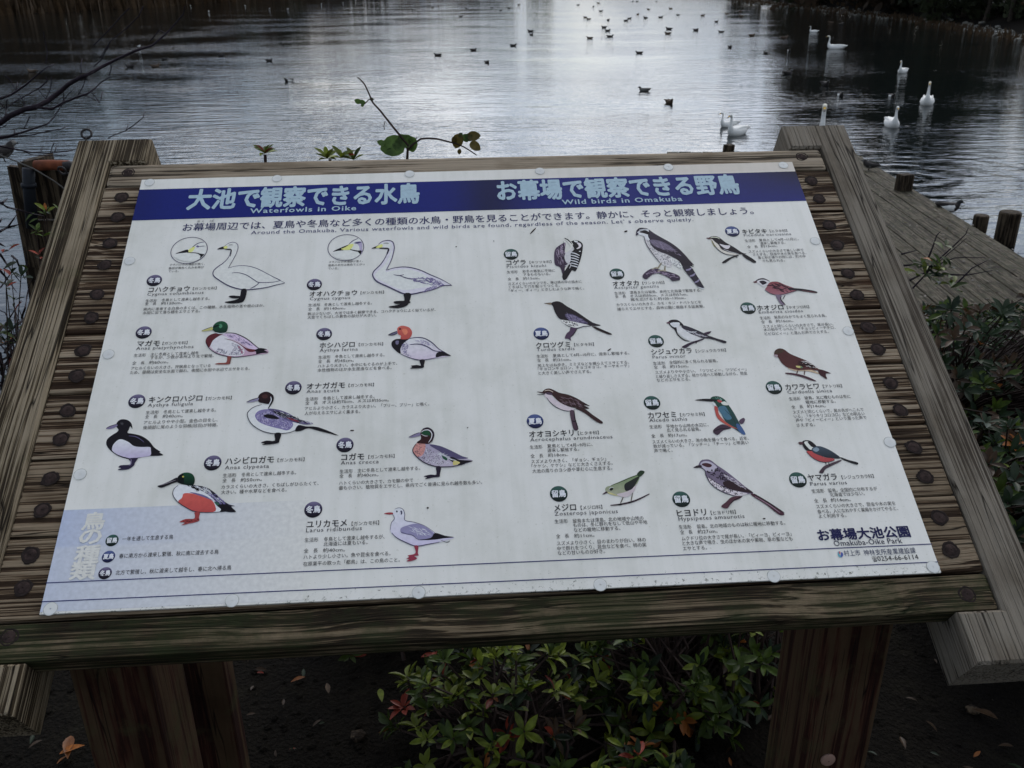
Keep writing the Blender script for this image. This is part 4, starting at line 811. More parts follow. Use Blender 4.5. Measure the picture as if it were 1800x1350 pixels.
picture('Z5', [('f', (184, 187, 186), '670,208 760,170 830,135 900,118 912,170 900,215 860,250 800,272 720,262 660,235'), ('o', LN, .0306, .0011, 777, 181), ('l', LN, 6, '895,116 850,126 815,148 785,176'), ('f', YL, '758,196 785,168 822,152 815,176 795,196'), ('f', BKc, '668,209 715,190 762,176 772,190 762,199 715,204'), ('l', BKc, 7, '760,199 830,203 868,213 898,214'), ('f', BKc, '846,208 894,214 880,232 862,246 866,226'), ('f', PU, '832,150 846,144 856,152 846,160'), ('l', LN, 4, '852,152 875,150 900,149')], 'round inset of a swan head with a rounded yellow bill patch')
picture('Z6', [('f', (178, 176, 190), '745,135 775,112 820,104 855,115 868,150 865,190 845,260 808,340 870,322 960,314 1060,335 1160,378 1240,415 1320,458 1250,463 1180,490 1080,515 990,530 930,520 820,470 735,430 700,390 705,350 760,295 800,235 822,168 780,165'),
  ('f', (186, 188, 187), '760,140 800,115 840,125 850,160 835,220 790,300 730,355 720,395 800,440 930,495 1060,480 1180,455 1100,370 960,330 840,345 800,345 845,230 850,170 800,160'),
  ('l', LN, 8, '745,135 775,112 820,104 855,115 868,150 865,190 845,260 805,340'), ('l', LN, 8, '805,340 870,321 960,314 1060,334 1160,378 1240,412 1324,459'), ('l', LN, 10, '1324,459 1250,462 1180,490 1080,514 990,530 930,520 820,470 735,430 701,388 706,350 760,295 800,235 822,170'),
  ('f', BKc, '688,168 720,152 748,142 752,152 730,164'), ('f', YL, '722,160 748,142 772,134 778,152 758,162'), ('l', BKc, 10, '752,166 790,166 826,172 812,215'), ('l', BKc, 5, '785,127 808,125 825,129'),
  ('l', LN, 6, '862,375 910,382 945,374'), ('l', LN, 7, '910,382 960,400 1010,412'), ('s', (104, 92, 148), 90, 34, 5, 14, '990,405 1080,395 1160,400 1250,435 1270,460 1160,455 1060,435 1000,420'), ('s', (120, 108, 160), 40, 24, 5, -20, '1120,490 1180,462 1260,462 1200,485 1100,515'),
  ('f', BKc, '945,525 1000,525 988,590 962,624 900,640 835,636 830,626 888,616 935,598 950,570'), ('f', BKc, '866,588 930,582 990,586 992,600 930,606 880,606')], 'long necked white swan shaded mauve with a large yellow bill')
picture('Z6', [('f', (184, 187, 186), '386,190 470,160 560,95 600,95 618,160 600,215 560,245 480,255 400,235'), ('o', LN, .0306, .0011, 486, 159), ('f', (150, 142, 176), '570,118 612,116 614,200 600,200 590,150'), ('l', LN, 6, '582,88 540,108 510,135'), ('f', YL, '448,172 510,136 548,134 530,168 518,178 470,180'), ('f', BKc, '384,192 430,168 512,136 480,158 448,172 470,181 425,186'), ('l', BKc, 9, '520,176 555,184 590,190 608,192'), ('f', BKc, '580,186 612,186 600,212'), ('f', (70, 62, 110), '552,124 575,116 612,118 575,130')], 'round inset of a swan head with a long pointed yellow bill patch')
picture('Z5', [('f', (176, 168, 182), '1060,838 1120,838 1180,850 1240,885 1300,930 1340,965 1395,968 1400,995 1330,1005 1250,1018 1120,1026 1010,1005 940,960 910,920 915,880 960,845 1010,838', (168, 130, 158)),
  ('f', (182, 182, 190), '960,880 1040,855 1120,900 1190,940 1215,985 1190,1015 1100,1018 1000,990 945,940'), ('f', (92, 26, 36), '985,838 1050,838 1010,862 965,895 945,935 930,950 908,915 912,880 940,852'), ('f', (180, 160, 190), '1050,845 1120,842 1180,855 1260,905 1330,965 1270,968 1180,910 1100,880'),
  ('f', (100, 30, 40), '1055,882 1100,888 1160,912 1230,955 1290,966 1330,968 1320,978 1250,985 1200,945 1140,905'), ('f', BKc, '1295,972 1340,955 1395,966 1370,972 1402,990 1350,996 1310,1004 1306,985'), ('l', BKc, 8, '1060,836 1130,838 1195,862 1250,895 1310,945 1345,965'), ('l', LINE, 6, '910,905 930,950 1000,1000 1110,1025 1200,1022 1310,1004'), ('s', (112, 104, 136), 110, 12, 4, -40, '1100,905 1180,940 1205,985 1180,1010 1090,1008 1130,960'), ('s', (150, 60, 100), 16, 22, 5, 60, '1160,935 1215,975 1205,1005 1180,1000'), ('s', (90, 84, 120), 30, 20, 4, -60, '1000,950 1080,985 1060,1010 980,985'), ('s', (104, 92, 140), 40, 26, 4, 35, '1070,850 1160,855 1280,940 1200,920'),
  ('f', (14, 84, 50), '960,812 970,775 1000,750 1040,743 1075,760 1084,795 1066,832 1020,838 985,830 965,815', (8, 40, 30)), ('f', (60, 130, 96), '1010,775 1030,765 1040,785 1022,800'), ('f', (4, 26, 20), '972,782 1000,774 1022,776 1000,786 975,796'), ('f', (168, 166, 90), '878,818 920,802 958,788 962,812 915,820 880,824'), ('l', LINE, 4, '878,818 920,802 958,788'), ('l', (200, 200, 198), 6, '985,834 1025,842 1068,836'),
  ('f', (132, 58, 52), '1080,1024 1112,1024 1104,1058 1098,1082 1040,1086 980,1084 1010,1074 1066,1072 1078,1050'), ('l', BKc, 4, '1112,1026 1104,1060 1098,1080')], 'green headed mallard with chestnut breast and orange legs')
picture('Z6', [('f', (186, 186, 190), '985,885 1050,872 1110,880 1170,915 1220,960 1260,985 1310,1015 1200,1035 1110,1048 1010,1035 940,1008 915,970 930,915', (176, 164, 186)), ('f', BKc, '912,882 950,880 988,880 945,915 918,960 918,1000 880,975 850,940 850,905 880,885'), ('f', (100, 96, 130), '880,900 905,898 900,925 882,925'),
  ('f', (190, 74, 60), '893,815 895,795 920,780 950,780 990,795 1010,830 1000,865 975,884 920,884 922,858 900,845', (172, 56, 48)), ('f', (206, 104, 66), '930,810 965,805 975,835 950,850'), ('f', (60, 30, 36), '905,800 920,798 922,808 910,812'), ('f', (96, 92, 124), '822,852 850,836 888,822 892,842 858,852'), ('l', BKc, 7, '820,853 850,838 890,822'), ('l', BKc, 5, '820,853 858,853 892,840'),
  ('f', BKc, '1205,995 1250,980 1290,1000 1316,1017 1250,1018 1200,1030'), ('l', LN, 8, '985,880 1050,872 1110,880 1170,915 1220,962 1270,990'), ('l', LN, 6, '918,1002 1000,1035 1060,1050 1110,1048 1200,1032'), ('l', LN, 8, '990,930 1040,924 1090,930 1140,950 1180,975 1240,985'), ('s', (110, 104, 150), 90, 12, 4, -50, '930,930 960,900 985,940 965,1000 1010,1025 960,1010 925,975'), ('s', (140, 130, 170), 60, 12, 4, 30, '1020,890 1110,895 1180,940 1100,930'),
  ('f', BKc, '1068,1052 1110,1048 1104,1090 1100,1110 1060,1116 995,1118 1012,1105 1000,1096 1050,1090 1080,1094')], 'red headed duck with black breast and pale grey back')
picture('K1', [('f', BKc, '200,405 205,375 230,352 265,348 300,360 322,385 328,425 312,402 300,430 290,455 330,462 400,480 460,520 500,570 550,605 540,610 572,632 500,638 440,640 350,660 310,665 220,640 150,590 122,545 130,505 165,475 205,450 218,430'), ('f', (190, 186, 194), '168,575 180,545 215,512 250,508 300,530 340,560 400,568 465,568 474,590 470,635 400,648 340,655 300,655 220,632 172,600', (158, 148, 184)),
  ('f', (60, 60, 66), '232,378 250,374 258,384 246,394'), ('f', (112, 102, 142), '120,422 150,405 200,388 210,400 180,418 140,426'), ('l', BKc, 5, '120,421 150,404 205,386'), ('l', (84, 76, 120), 6, '300,480 350,485 390,505 420,530'), ('f', (40, 32, 62), '300,660 370,655 350,690 340,715 300,742 250,750 212,748 240,735 218,728 238,712 300,708 318,690'), ('l', (126, 114, 150), 8, '318,665 316,700 300,712')], 'black and white duck with a drooping crest')
picture('K1', [('f', (186, 188, 190), '1240,310 1250,280 1290,250 1350,232 1420,235 1430,262 1500,275 1580,310 1660,360 1660,400 1600,440 1520,460 1450,465 1360,440 1280,395 1242,345'), ('f', (112, 104, 156), '1300,310 1330,280 1400,268 1480,285 1560,330 1600,390 1560,435 1500,425 1400,400 1330,370 1302,335'), ('s', (176, 170, 200), 200, 14, 3, -35, '1310,315 1400,275 1500,330 1600,400 1550,425 1420,400 1330,365'), ('s', (60, 50, 100), 120, 14, 3, 40, '1310,315 1400,275 1500,330 1600,400 1550,425 1420,400 1330,365'),
  ('f', (86, 78, 124), '1400,265 1480,272 1560,300 1640,345 1758,380 1700,390 1640,380 1560,360 1500,330 1450,300'), ('s', (196, 190, 210), 46, 60, 4, 28, '1420,270 1560,310 1740,380 1640,370 1500,325'), ('s', (24, 18, 34), 60, 60, 5, 26, '1420,270 1560,310 1740,380 1640,375 1500,325'), ('f', BKc, '1366,318 1400,308 1450,318 1490,345 1430,345 1385,335'), ('f', BKc, '1640,395 1700,405 1800,412 1960,478 1800,440 1720,420 1660,440 1615,442'), ('f', (120, 40, 60), '1545,335 1600,345 1650,368 1600,362'),
  ('f', (46, 22, 26), '1322,200 1325,165 1350,140 1390,130 1425,145 1440,175 1430,215 1400,228 1360,220 1335,215', (30, 14, 20)), ('f', (70, 36, 36), '1350,165 1385,150 1400,175 1370,185'), ('l', BKc, 12, '1400,135 1436,160 1440,195 1420,235 1402,264'), ('l', (196, 196, 196), 7, '1422,170 1426,200 1404,240'), ('f', (122, 118, 150), '1232,215 1275,195 1325,180 1322,200 1280,212'), ('l', BKc, 6, '1230,214 1275,194 1325,180'), ('l', LINE, 6, '1352,232 1290,252 1248,285 1238,320 1270,385 1350,440 1450,462 1560,456 1615,440'), ('f', BKc, '1452,462 1505,460 1492,515 1485,535 1440,545 1355,552 1375,540 1345,535 1390,518 1455,518')], 'brown headed duck with long pointed tail and grey flanks')
picture('K1', [('f', (190, 190, 194), '680,870 740,868 800,880 900,905 980,960 1020,1040 1025,1075 950,1085 850,1080 740,1040 670,990 648,940 655,900'), ('f', (196, 66, 54), '735,935 800,935 880,955 950,985 978,1020 985,1075 900,1086 820,1080 740,1040 690,1000 720,970', (176, 52, 50)), ('f', (96, 88, 136), '780,925 850,935 920,960 990,1010 960,990 880,960'),
  ('f', (34, 30, 50), '790,868 860,875 920,890 980,930 1030,980 1090,1020 1140,1035 1110,1040 1146,1080 1060,1078 1010,1040 980,990 920,940 850,900'), ('s', (200, 200, 206), 30, 70, 6, 30, '800,875 900,890 1000,960 1080,1030 1000,990 900,920'), ('s', (110, 100, 160), 24, 60, 5, 45, '900,900 1000,950 1090,1040 1020,1020 940,950'), ('f', (40, 90, 76), '975,1000 1010,1010 1020,1045 995,1030'), ('f', BKc, '1000,1030 1060,1020 1100,1040 1148,1082 1080,1078 1020,1082 1030,1060'),
  ('f', (10, 72, 44), '682,835 690,800 725,775 770,770 805,785 822,820 818,855 800,872 740,866 690,850', (6, 24, 20)), ('f', (6, 14, 16), '682,835 690,800 725,778 735,800 735,860 695,850'), ('f', (168, 160, 40), '722,800 732,796 738,804 728,810'), ('f', (26, 22, 30), '526,878 560,865 620,840 680,810 690,840 640,858 590,880 555,890'), ('l', (122, 116, 130), 5, '540,872 600,855 670,830'), ('s', BKc, 16, 30, 7, 50, '760,870 830,880 860,920 800,890'), ('l', LINE, 6, '690,870 655,905 650,950 690,1005 750,1045 820,1078 920,1086 1020,1082'),
  ('f', (150, 44, 46), '820,1085 862,1085 855,1125 858,1150 820,1165 770,1175 715,1188 745,1166 700,1162 750,1138 815,1136 824,1110'), ('s', (60, 14, 24), 22, 20, 4, -10, '720,1150 850,1130 850,1155 740,1180')], 'shoveler with green head, spoon bill and red flank')
picture('K2', [('f', (140, 132, 160), '1000,478 1100,480 1180,500 1260,540 1330,575 1395,597 1330,620 1250,640 1160,640 1080,620 1010,580 978,530', (158, 150, 170)), ('f', (184, 120, 114), '1000,476 1060,478 1060,520 1040,560 1000,568 975,520'), ('s', (60, 50, 70), 160, 8, 4, 20, '1000,480 1060,482 1100,520 1160,560 1200,620 1100,620 1020,580 980,530'), ('s', (190, 186, 200), 120, 8, 3, -20, '1060,510 1160,560 1240,620 1160,632 1060,600'),
  ('f', (76, 68, 108), '1090,485 1160,492 1240,525 1320,565 1362,578 1300,585 1230,570 1160,530'), ('f', BKc, '1250,570 1300,590 1395,597 1340,615 1290,622 1230,590'), ('s', (200, 198, 208), 20, 60, 5, 25, '1120,520 1200,560 1290,600 1200,580'), ('f', (30, 80, 60), '1180,560 1215,580 1210,595 1185,580'), ('f', (180, 170, 90), '1262,596 1300,606 1300,618 1258,628'), ('f', BKc, '1300,615 1330,608 1320,622 1290,628'),
  ('f', (52, 22, 24), '1026,410 1040,380 1075,368 1105,380 1120,410 1112,450 1090,478 1050,478 1002,472 1030,448 1032,425'), ('f', (14, 72, 44), '1036,398 1060,384 1090,392 1098,420 1085,455 1095,425 1070,418 1046,415'), ('l', (190, 190, 196), 6, '1034,398 1056,384 1088,384 1108,408 1104,440 1085,470'), ('l', (170, 170, 176), 4, '1034,412 1060,424 1080,425'), ('l', (34, 26, 50), 9, '1045,376 1080,368 1112,388 1122,420 1108,465'), ('f', (112, 104, 140), '948,432 985,415 1022,400 1028,420 1000,430 960,436'), ('l', LINE, 4, '948,432 985,414 1022,400'),
  ('l', LINE, 7, '1000,478 976,515 985,550 1040,600 1100,628 1165,640 1260,636 1340,618'), ('f', (34, 26, 46), '1138,640 1172,640 1165,690 1162,708 1120,714 1060,726 1075,714 1052,706 1100,694 1140,694')], 'small teal with green eye patch and spotted pink breast')
picture('K2', [('f', (196, 196, 200), '835,965 850,935 880,925 908,938 918,970 920,1010 980,1025 1060,1050 1130,1100 1200,1125 1265,1132 1210,1150 1160,1165 1080,1178 1000,1192 920,1165 850,1125 818,1085 825,1030 848,995', (168, 162, 194)), ('f', (124, 120, 162), '890,1070 930,1050 1000,1035 1060,1055 1120,1100 1140,1130 1060,1148 1020,1150 980,1120 930,1110 895,1100'), ('s', (190, 190, 206), 24, 50, 3, 25, '950,1055 1050,1070 1120,1120 1040,1130 980,1100'), ('f', BKc, '1130,1100 1200,1120 1265,1130 1190,1138 1120,1148 1010,1150 1100,1135'), ('l', (200, 200, 204), 5, '1150,1150 1200,1160 1232,1150'), ('l', LINE, 4, '1170,1152 1215,1165 1235,1155'),
  ('f', (150, 40, 54), '774,966 800,958 832,958 838,968 810,972'), ('f', BKc, '858,948 866,944 870,952 864,958'), ('f', (60, 56, 90), '888,948 898,945 902,965 892,974 893,960'), ('l', LN, 4, '848,935 880,925 908,938 919,970 921,1012 985,1026 1060,1052 1130,1100'), ('l', LN, 4, '835,970 848,1000 826,1030 818,1080'), ('l', LN, 6, '830,1100 860,1132 930,1168 1000,1192 1090,1178 1160,1165'), ('l', LN, 4, '892,1095 930,1108 975,1118 1000,1140 1020,1150'),
  ('f', (140, 34, 62), '985,1192 1014,1192 1010,1240 1016,1258 985,1262 1006,1280 960,1298 930,1298 952,1284 930,1282 950,1268 940,1258 985,1248 996,1230')], 'white gull with grey wings, red bill and red feet')
picture('K3', [('f', (76, 58, 88), '600,150 645,130 640,200 650,260 670,300 640,345 640,420 622,400 600,340 560,320 550,270 556,190', (46, 30, 52)), ('s', (150, 132, 160), 50, 50, 5, 80, '560,190 640,140 640,260 600,330'), ('s', (30, 18, 40), 30, 60, 5, 80, '560,190 640,140 650,300 600,330'), ('f', (172, 172, 178), '640,232 665,200 700,165 715,160 700,230 690,300 660,305 640,270'),
  ('f', BKc, '690,125 720,110 760,115 790,140 792,175 782,240 760,310 730,372 700,365 660,430 640,445 625,440 620,400 660,340 690,280 690,220 720,185 700,150'), ('f', (188, 178, 186), '740,130 770,135 780,160 760,180 738,182 760,160'), ('f', (200, 196, 190), '720,112 750,118 742,128 722,124'), ('f', (190, 184, 180), '640,94 690,120 710,150 690,185 650,215 690,165'), ('l', BKc, 9, '638,92 670,110 700,140'), ('l', BKc, 6, '700,150 730,158 740,170'),
  *[('l', (192, 192, 198), 8, f'{690+i*0},{215+i*22} {725},{222+i*22} {765+(-3*i)},{240+i*20}') for i in range(6)], ('l', (192, 192, 198), 7, '760,205 775,205'), ('l', (180, 180, 186), 6, '640,330 690,310 680,350')], 'small striped woodpecker clinging to a dark trunk')
picture('K4', [('f', (172, 170, 176), '320,150 345,160 370,190 440,260 540,330 545,390 520,405 490,395 450,370 400,320 345,240', (180, 178, 182)), ('s', (50, 44, 70), 170, 8, 4, 30, '345,190 440,260 540,330 540,395 490,390 440,350 380,280'), ('f', (188, 186, 186), '540,330 600,360 625,415 580,400 540,365'), ('s', (70, 62, 90), 24, 14, 4, 40, '540,330 600,360 625,415 560,390'),
  ('f', (54, 46, 66), '262,135 275,105 310,95 350,100 400,135 460,170 540,215 600,260 650,310 680,345 720,390 700,385 718,405 690,395 640,410 600,355 520,310 440,280 390,245 362,190 350,150 320,120', (34, 24, 38)), ('f', (100, 90, 116), '370,190 440,195 520,230 560,270 480,265 400,235'), ('s', (126, 112, 140), 40, 40, 4, 35, '390,190 520,230 640,330 520,290 400,235'), ('f', (196, 194, 192), '268,135 290,118 340,112 362,118 355,160 370,190 345,190 320,160 290,150'), ('f', BKc, '285,128 330,114 365,130 365,150 330,140'), ('f', (60, 54, 76), '258,150 262,135 280,135 275,150 262,156'), ('l', BKc, 5, '265,118 290,98 340,98'), ('l', (196, 196, 196), 6, '285,114 330,106 365,112'),
  ('f', (40, 34, 50), '630,400 690,400 740,470 790,550 798,572 750,560 700,500 650,440'), ('l', (124, 116, 150), 14, '655,430 680,425 700,412'), ('l', (124, 116, 150), 14, '685,478 712,470 728,455'), ('l', (124, 116, 150), 13, '722,528 748,518 762,502'), ('l', (200, 200, 200), 6, '750,562 785,575 800,570'), ('l', LINE, 5, '322,160 345,230 400,310 450,370'), ('l', (128, 118, 96), 12, '462,372 440,405 425,425'), ('l', (128, 118, 96), 12, '490,395 488,430 490,460'),
  ('f', (66, 48, 76), '312,472 350,435 400,415 470,432 540,450 600,475 608,505 585,512 545,515 520,490 440,455 390,465 345,500 322,494', (50, 36, 60)), ('s', (140, 122, 150), 40, 34, 5, 15, '330,470 400,425 500,440 600,480 560,500 440,450'), ('l', (150, 142, 120), 9, '385,425 420,410 440,420'), ('l', (150, 142, 120), 9, '430,440 470,432 500,440')], 'grey hawk with speckled breast and banded tail on a branch')
picture('K5', [('f', (184, 180, 172), '135,185 165,182 200,200 260,240 330,300 345,310 290,312 230,292 180,255 150,215'), ('f', (170, 160, 100), '140,190 160,225 175,245 158,240 140,205'), ('f', (28, 22, 30), '110,180 130,165 170,160 205,175 250,210 320,250 380,290 415,300 380,305 330,298 260,282 215,262 195,230 165,205 140,182'), ('l', (196, 190, 168), 6, '125,176 150,168 185,172 200,182'), ('f', (182, 178, 186), '200,222 245,232 285,235 270,260 240,255'), ('l', (170, 170, 176), 4, '230,262 290,285 350,300'), ('f', (88, 50, 54), '95,175 120,172 135,180 118,184'), ('l', LINE, 5, '140,192 165,240 210,282 260,305 330,312'),
  ('f', BKc, '380,305 415,310 488,358 475,372 440,355 400,330'), ('f', BKc, '340,308 352,315 300,335 250,370 220,370 255,342 300,322'), ('l', BKc, 6, '325,320 342,330')], 'small bird with black mask, white wing patch and yellow throat')
picture('K5', [('f', (128, 46, 58), '575,560 600,525 660,520 720,545 790,570 820,585 760,608 700,620 640,622 590,605 560,585', (150, 84, 100)), ('s', (50, 20, 40), 40, 50, 7, 18, '590,545 660,530 760,565 800,590 700,600 620,570'), ('f', (170, 160, 170), '560,580 590,605 650,622 740,615 800,598 700,630 620,622'), ('f', (178, 176, 182), '490,520 520,500 560,500 590,520 575,550 545,560 515,540'), ('f', (44, 34, 48), '480,522 505,500 545,492 580,505 600,520 560,505 520,505'), ('f', (34, 26, 40), '515,518 550,512 575,530 545,545 530,535'), ('f', (90, 40, 46), '466,523 490,515 500,524 484,530'),
  ('f', (30, 22, 34), '740,570 800,572 880,580 968,598 965,610 900,602 820,590 760,585'), ('l', (120, 50, 60), 4, '850,590 920,600 960,605'), ('l', LINE, 5, '560,585 590,607 640,624 700,622 760,606 820,588'), ('f', (112, 94, 120), '645,625 690,628 690,660 720,700 690,702 665,670'), ('l', LINE, 7, '720,628 700,660'), ('l', BKc, 8, '680,640 690,670 722,705')], 'reddish brown bunting with striped head')
picture('K3', [('f', (30, 22, 28), '522,648 535,635 570,626 610,635 660,670 740,715 820,770 880,808 945,830 880,835 800,825 700,800 640,790 590,770 555,715 540,670', (34, 26, 38)), ('f', (74, 64, 100), '640,740 700,735 780,775 840,815 760,812 680,790'), ('s', (130, 120, 156), 40, 44, 4, 28, '640,735 720,745 830,810 740,805 660,780'), ('f', (186, 184, 184), '610,785 660,790 740,805 850,832 790,842 740,852 680,838 630,810'), ('s', (30, 24, 36), 44, 11, 7, 20, '620,790 680,795 760,815 740,848 680,832'), ('f', (134, 112, 90), '466,644 500,642 525,640 520,655 490,650'), ('l', BKc, 5, '466,644 500,642 525,640'),
  ('f', (40, 22, 26), '870,838 910,850 1034,900 1020,910 960,890 900,862'), ('l', BKc, 7, '1034,902 960,872 890,840'), ('l', LINE, 6, '640,820 690,845 740,856 800,840 870,835'), ('f', (74, 50, 80), '690,850 740,860 720,905 690,930 692,962 670,945 640,940 655,900 680,880'), ('l', BKc, 8, '745,858 715,905 690,930')], 'black thrush with a spotted white belly on a stub of branch')
picture('K4', [('f', (186, 184, 188), '560,880 620,880 700,930 770,965 740,985 690,990 640,965 600,930'), ('f', (28, 24, 32), '515,845 530,825 570,820 605,832 640,870 600,862 560,840 555,850 580,880 590,930 640,975 688,992 640,985 590,945 565,900 540,880'), ('f', (192, 192, 192), '530,850 560,842 605,845 600,870 570,882 545,872'), ('f', (50, 46, 60), '620,880 640,866 700,885 770,915 820,940 860,965 800,968 740,950 680,925'), ('s', (170, 168, 180), 18, 50, 4, 20, '640,900 720,915 820,955 740,945'), ('l', (190, 190, 196), 5, '640,915 700,920 740,915'), ('f', (90, 50, 70), '500,845 520,838 530,848 512,852'), ('f', (36, 30, 44), '840,950 900,970 970,990 972,1005 950,1005 880,980 830,968'),
  ('f', (50, 34, 56), '630,1030 680,1005 740,985 800,968 780,985 700,1015 655,1045 625,1040'), ('f', (60, 42, 66), '800,925 855,912 840,932 815,940'), ('l', BKc, 6, '740,988 735,1010')], 'black headed tit with white cheek on a twig')
picture('K5', [('f', (74, 28, 30), '632,1090 640,1065 670,1048 710,1055 760,1090 830,1120 900,1150 960,1195 1000,1222 960,1222 880,1218 800,1220 740,1200 690,1160 665,1120 640,1108', (84, 36, 36)), ('f', (66, 48, 34), '636,1085 650,1062 685,1052 710,1070 680,1085 655,1092'), ('s', (190, 180, 180), 16, 60, 6, 15, '800,1150 900,1150 990,1210 900,1200'), ('s', (34, 18, 22), 26, 54, 6, 20, '800,1150 900,1150 990,1210 880,1205'), ('f', (176, 170, 90), '805,1185 850,1190 845,1202 815,1200'), ('f', (70, 120, 90), '840,1190 862,1200 845,1204'), ('f', (176, 150, 120), '740,1202 830,1222 930,1218 990,1250 900,1228 800,1226'),
  ('f', (60, 20, 28), '990,1212 1082,1245 1040,1248 1052,1290 1020,1275 985,1245'), ('f', (150, 130, 140), '630,1098 660,1100 655,1118 638,1112'), ('l', (90, 56, 50), 9, '820,1222 810,1250'), ('l', (90, 56, 50), 9, '875,1225 870,1258'), ('f', (72, 34, 50), '722,1240 790,1245 860,1260 920,1282 968,1308 920,1300 850,1275 780,1258 735,1252')], 'brown finch with forked tail on a thin twig')
picture('K6', [('f', (60, 32, 30), '370,118 390,98 420,92 455,105 490,122 550,135 610,160 660,190 702,215 660,208 698,232 640,232 570,222 510,200 470,170 440,140 400,120', (48, 26, 30)), ('s', (120, 96, 110), 26, 50, 3, 25, '500,140 600,170 690,228 600,215 500,190'), ('f', (178, 166, 176), '380,130 420,130 450,160 500,195 560,222 600,240 550,250 490,232 430,190 400,160'), ('f', (70, 52, 76), '390,120 430,122 440,138 405,134'), ('l', (190, 170, 160), 4, '385,110 415,104 445,118'), ('l', LINE, 4, '400,155 440,205 490,235 550,250 600,240'), ('f', (60, 36, 44), '332,114 372,118 400,122 385,130 360,124'), ('l', BKc, 4, '335,135 360,136 390,132'),
  ('f', (54, 30, 32), '600,232 660,232 720,275 790,325 780,338 740,320 680,275 630,245'), ('f', (80, 58, 74), '562,250 592,250 600,300 622,375 592,382 575,330', (66, 44, 60)), ('l', BKc, 7, '592,250 600,310 620,372'), ('l', BKc, 7, '578,320 605,325')], 'brown warbler with open bill on a reed stem')
picture('K7', [('f', (24, 74, 58), '590,165 610,148 650,148 690,170 715,205 740,240 770,290 800,350 832,412 790,395 760,375 700,330 650,240 620,190', (24, 62, 74)), ('f', (52, 104, 130), '645,225 690,215 715,250 740,300 700,310 660,262'), ('f', (44, 84, 140), '770,340 800,350 836,410 815,412 785,385'), ('l', (24, 46, 50), 4, '690,240 740,290 770,345'), ('f', (168, 50, 46), '618,215 640,225 650,270 690,320 740,355 780,375 740,365 690,340 640,300 622,250', (180, 70, 50)), ('f', (176, 46, 52), '635,175 660,172 672,185 655,192'), ('f', (196, 192, 180), '665,190 695,185 715,208 680,208'), ('f', (196, 194, 188), '600,190 620,195 630,215 612,208'),
  ('f', BKc, '482,174 540,165 600,166 640,176 600,184 540,180'), ('f', (66, 46, 64), '607,388 660,345 700,350 735,370 680,385 640,418', (60, 40, 60)), ('f', (80, 60, 84), '790,318 820,298 832,312 820,335 800,340'), ('l', BKc, 5, '615,392 660,375 720,372'), ('s', (130, 180, 170), 18, 8, 3, 20, '610,155 650,155 690,185 650,172')], 'kingfisher with teal back and red underside')
picture('K7', [('f', (96, 84, 112), '505,640 520,600 550,588 590,592 640,630 700,670 770,725 830,775 890,820 860,828 780,840 740,840 680,815 610,770 570,720 552,670 530,650', (112, 98, 124)), ('f', (158, 152, 172), '520,620 545,600 590,605 635,640 620,670 570,670 545,655'), ('f', (70, 34, 44), '528,622 560,612 600,625 590,642 560,640'), ('s', (40, 26, 44), 90, 14, 8, 25, '560,670 640,650 720,700 740,750 680,740 600,700'), ('f', (46, 26, 36), '680,745 740,735 800,765 890,820 820,815 740,800 690,775'), ('s', (176, 168, 184), 30, 40, 4, 30, '650,670 760,730 850,800 760,760 680,700'), ('f', (180, 172, 182), '575,715 620,745 700,790 800,815 850,828 780,842 700,820 610,772'), ('s', (40, 26, 44), 90, 9, 7, 25, '575,700 640,755 740,800 820,822 760,838 680,810 600,765'), ('f', (40, 28, 40), '472,646 500,630 530,630 520,645'), ('l', LINE, 5, '505,640 548,660 560,700 600,765 680,818 760,842'),
  ('f', (70, 34, 50), '870,830 900,830 980,880 1060,930 1105,965 1095,978 1060,968 980,905 900,855'), ('l', BKc, 7, '895,828 990,885 1105,960'), ('l', (150, 120, 140), 4, '900,846 1000,905 1075,960'), ('f', (80, 44, 58), '740,850 810,845 790,865 740,885 715,925 690,930 665,915 700,885'), ('l', BKc, 6, '815,845 760,870 720,910')], 'streaky grey bulbul with a long tail on a branch')
picture('K6', [('f', (104, 132, 84), '808,800 820,778 850,770 900,752 960,725 1030,695 1050,705 1040,740 1010,800 970,840 930,848 880,838 830,825', (150, 150, 130)), ('f', (172, 160, 168), '890,830 960,812 1020,770 1035,745 1010,810 970,845 930,850'), ('f', (38, 46, 34), '945,760 985,735 1045,705 1035,735 1000,790 960,808 945,795', (30, 28, 40)), ('l', (60, 84, 44), 7, '850,770 920,742 990,712 1045,692'), ('f', (176, 170, 110), '812,812 850,820 900,842 850,832'), ('f', BKc, '838,795 856,786 866,794 850,806'), ('l', (200, 200, 196), 3, '834,800 845,784 866,784'), ('f', (60, 34, 50), '788,832 815,812 826,818 808,828'), ('f', (34, 56, 34), '1030,690 1055,665 1085,675 1055,708 1040,705'),
  ('l', (90, 84, 76), 8, '935,850 915,895'), ('l', (90, 84, 76), 7, '1000,820 988,885'), ('l', (54, 32, 46), 12, '845,908 910,902 990,885 1050,862 1118,828'), ('l', BKc, 10, '895,905 925,903'), ('l', BKc, 9, '975,890 1000,884')], 'green white-eye with yellow throat on a curved twig')
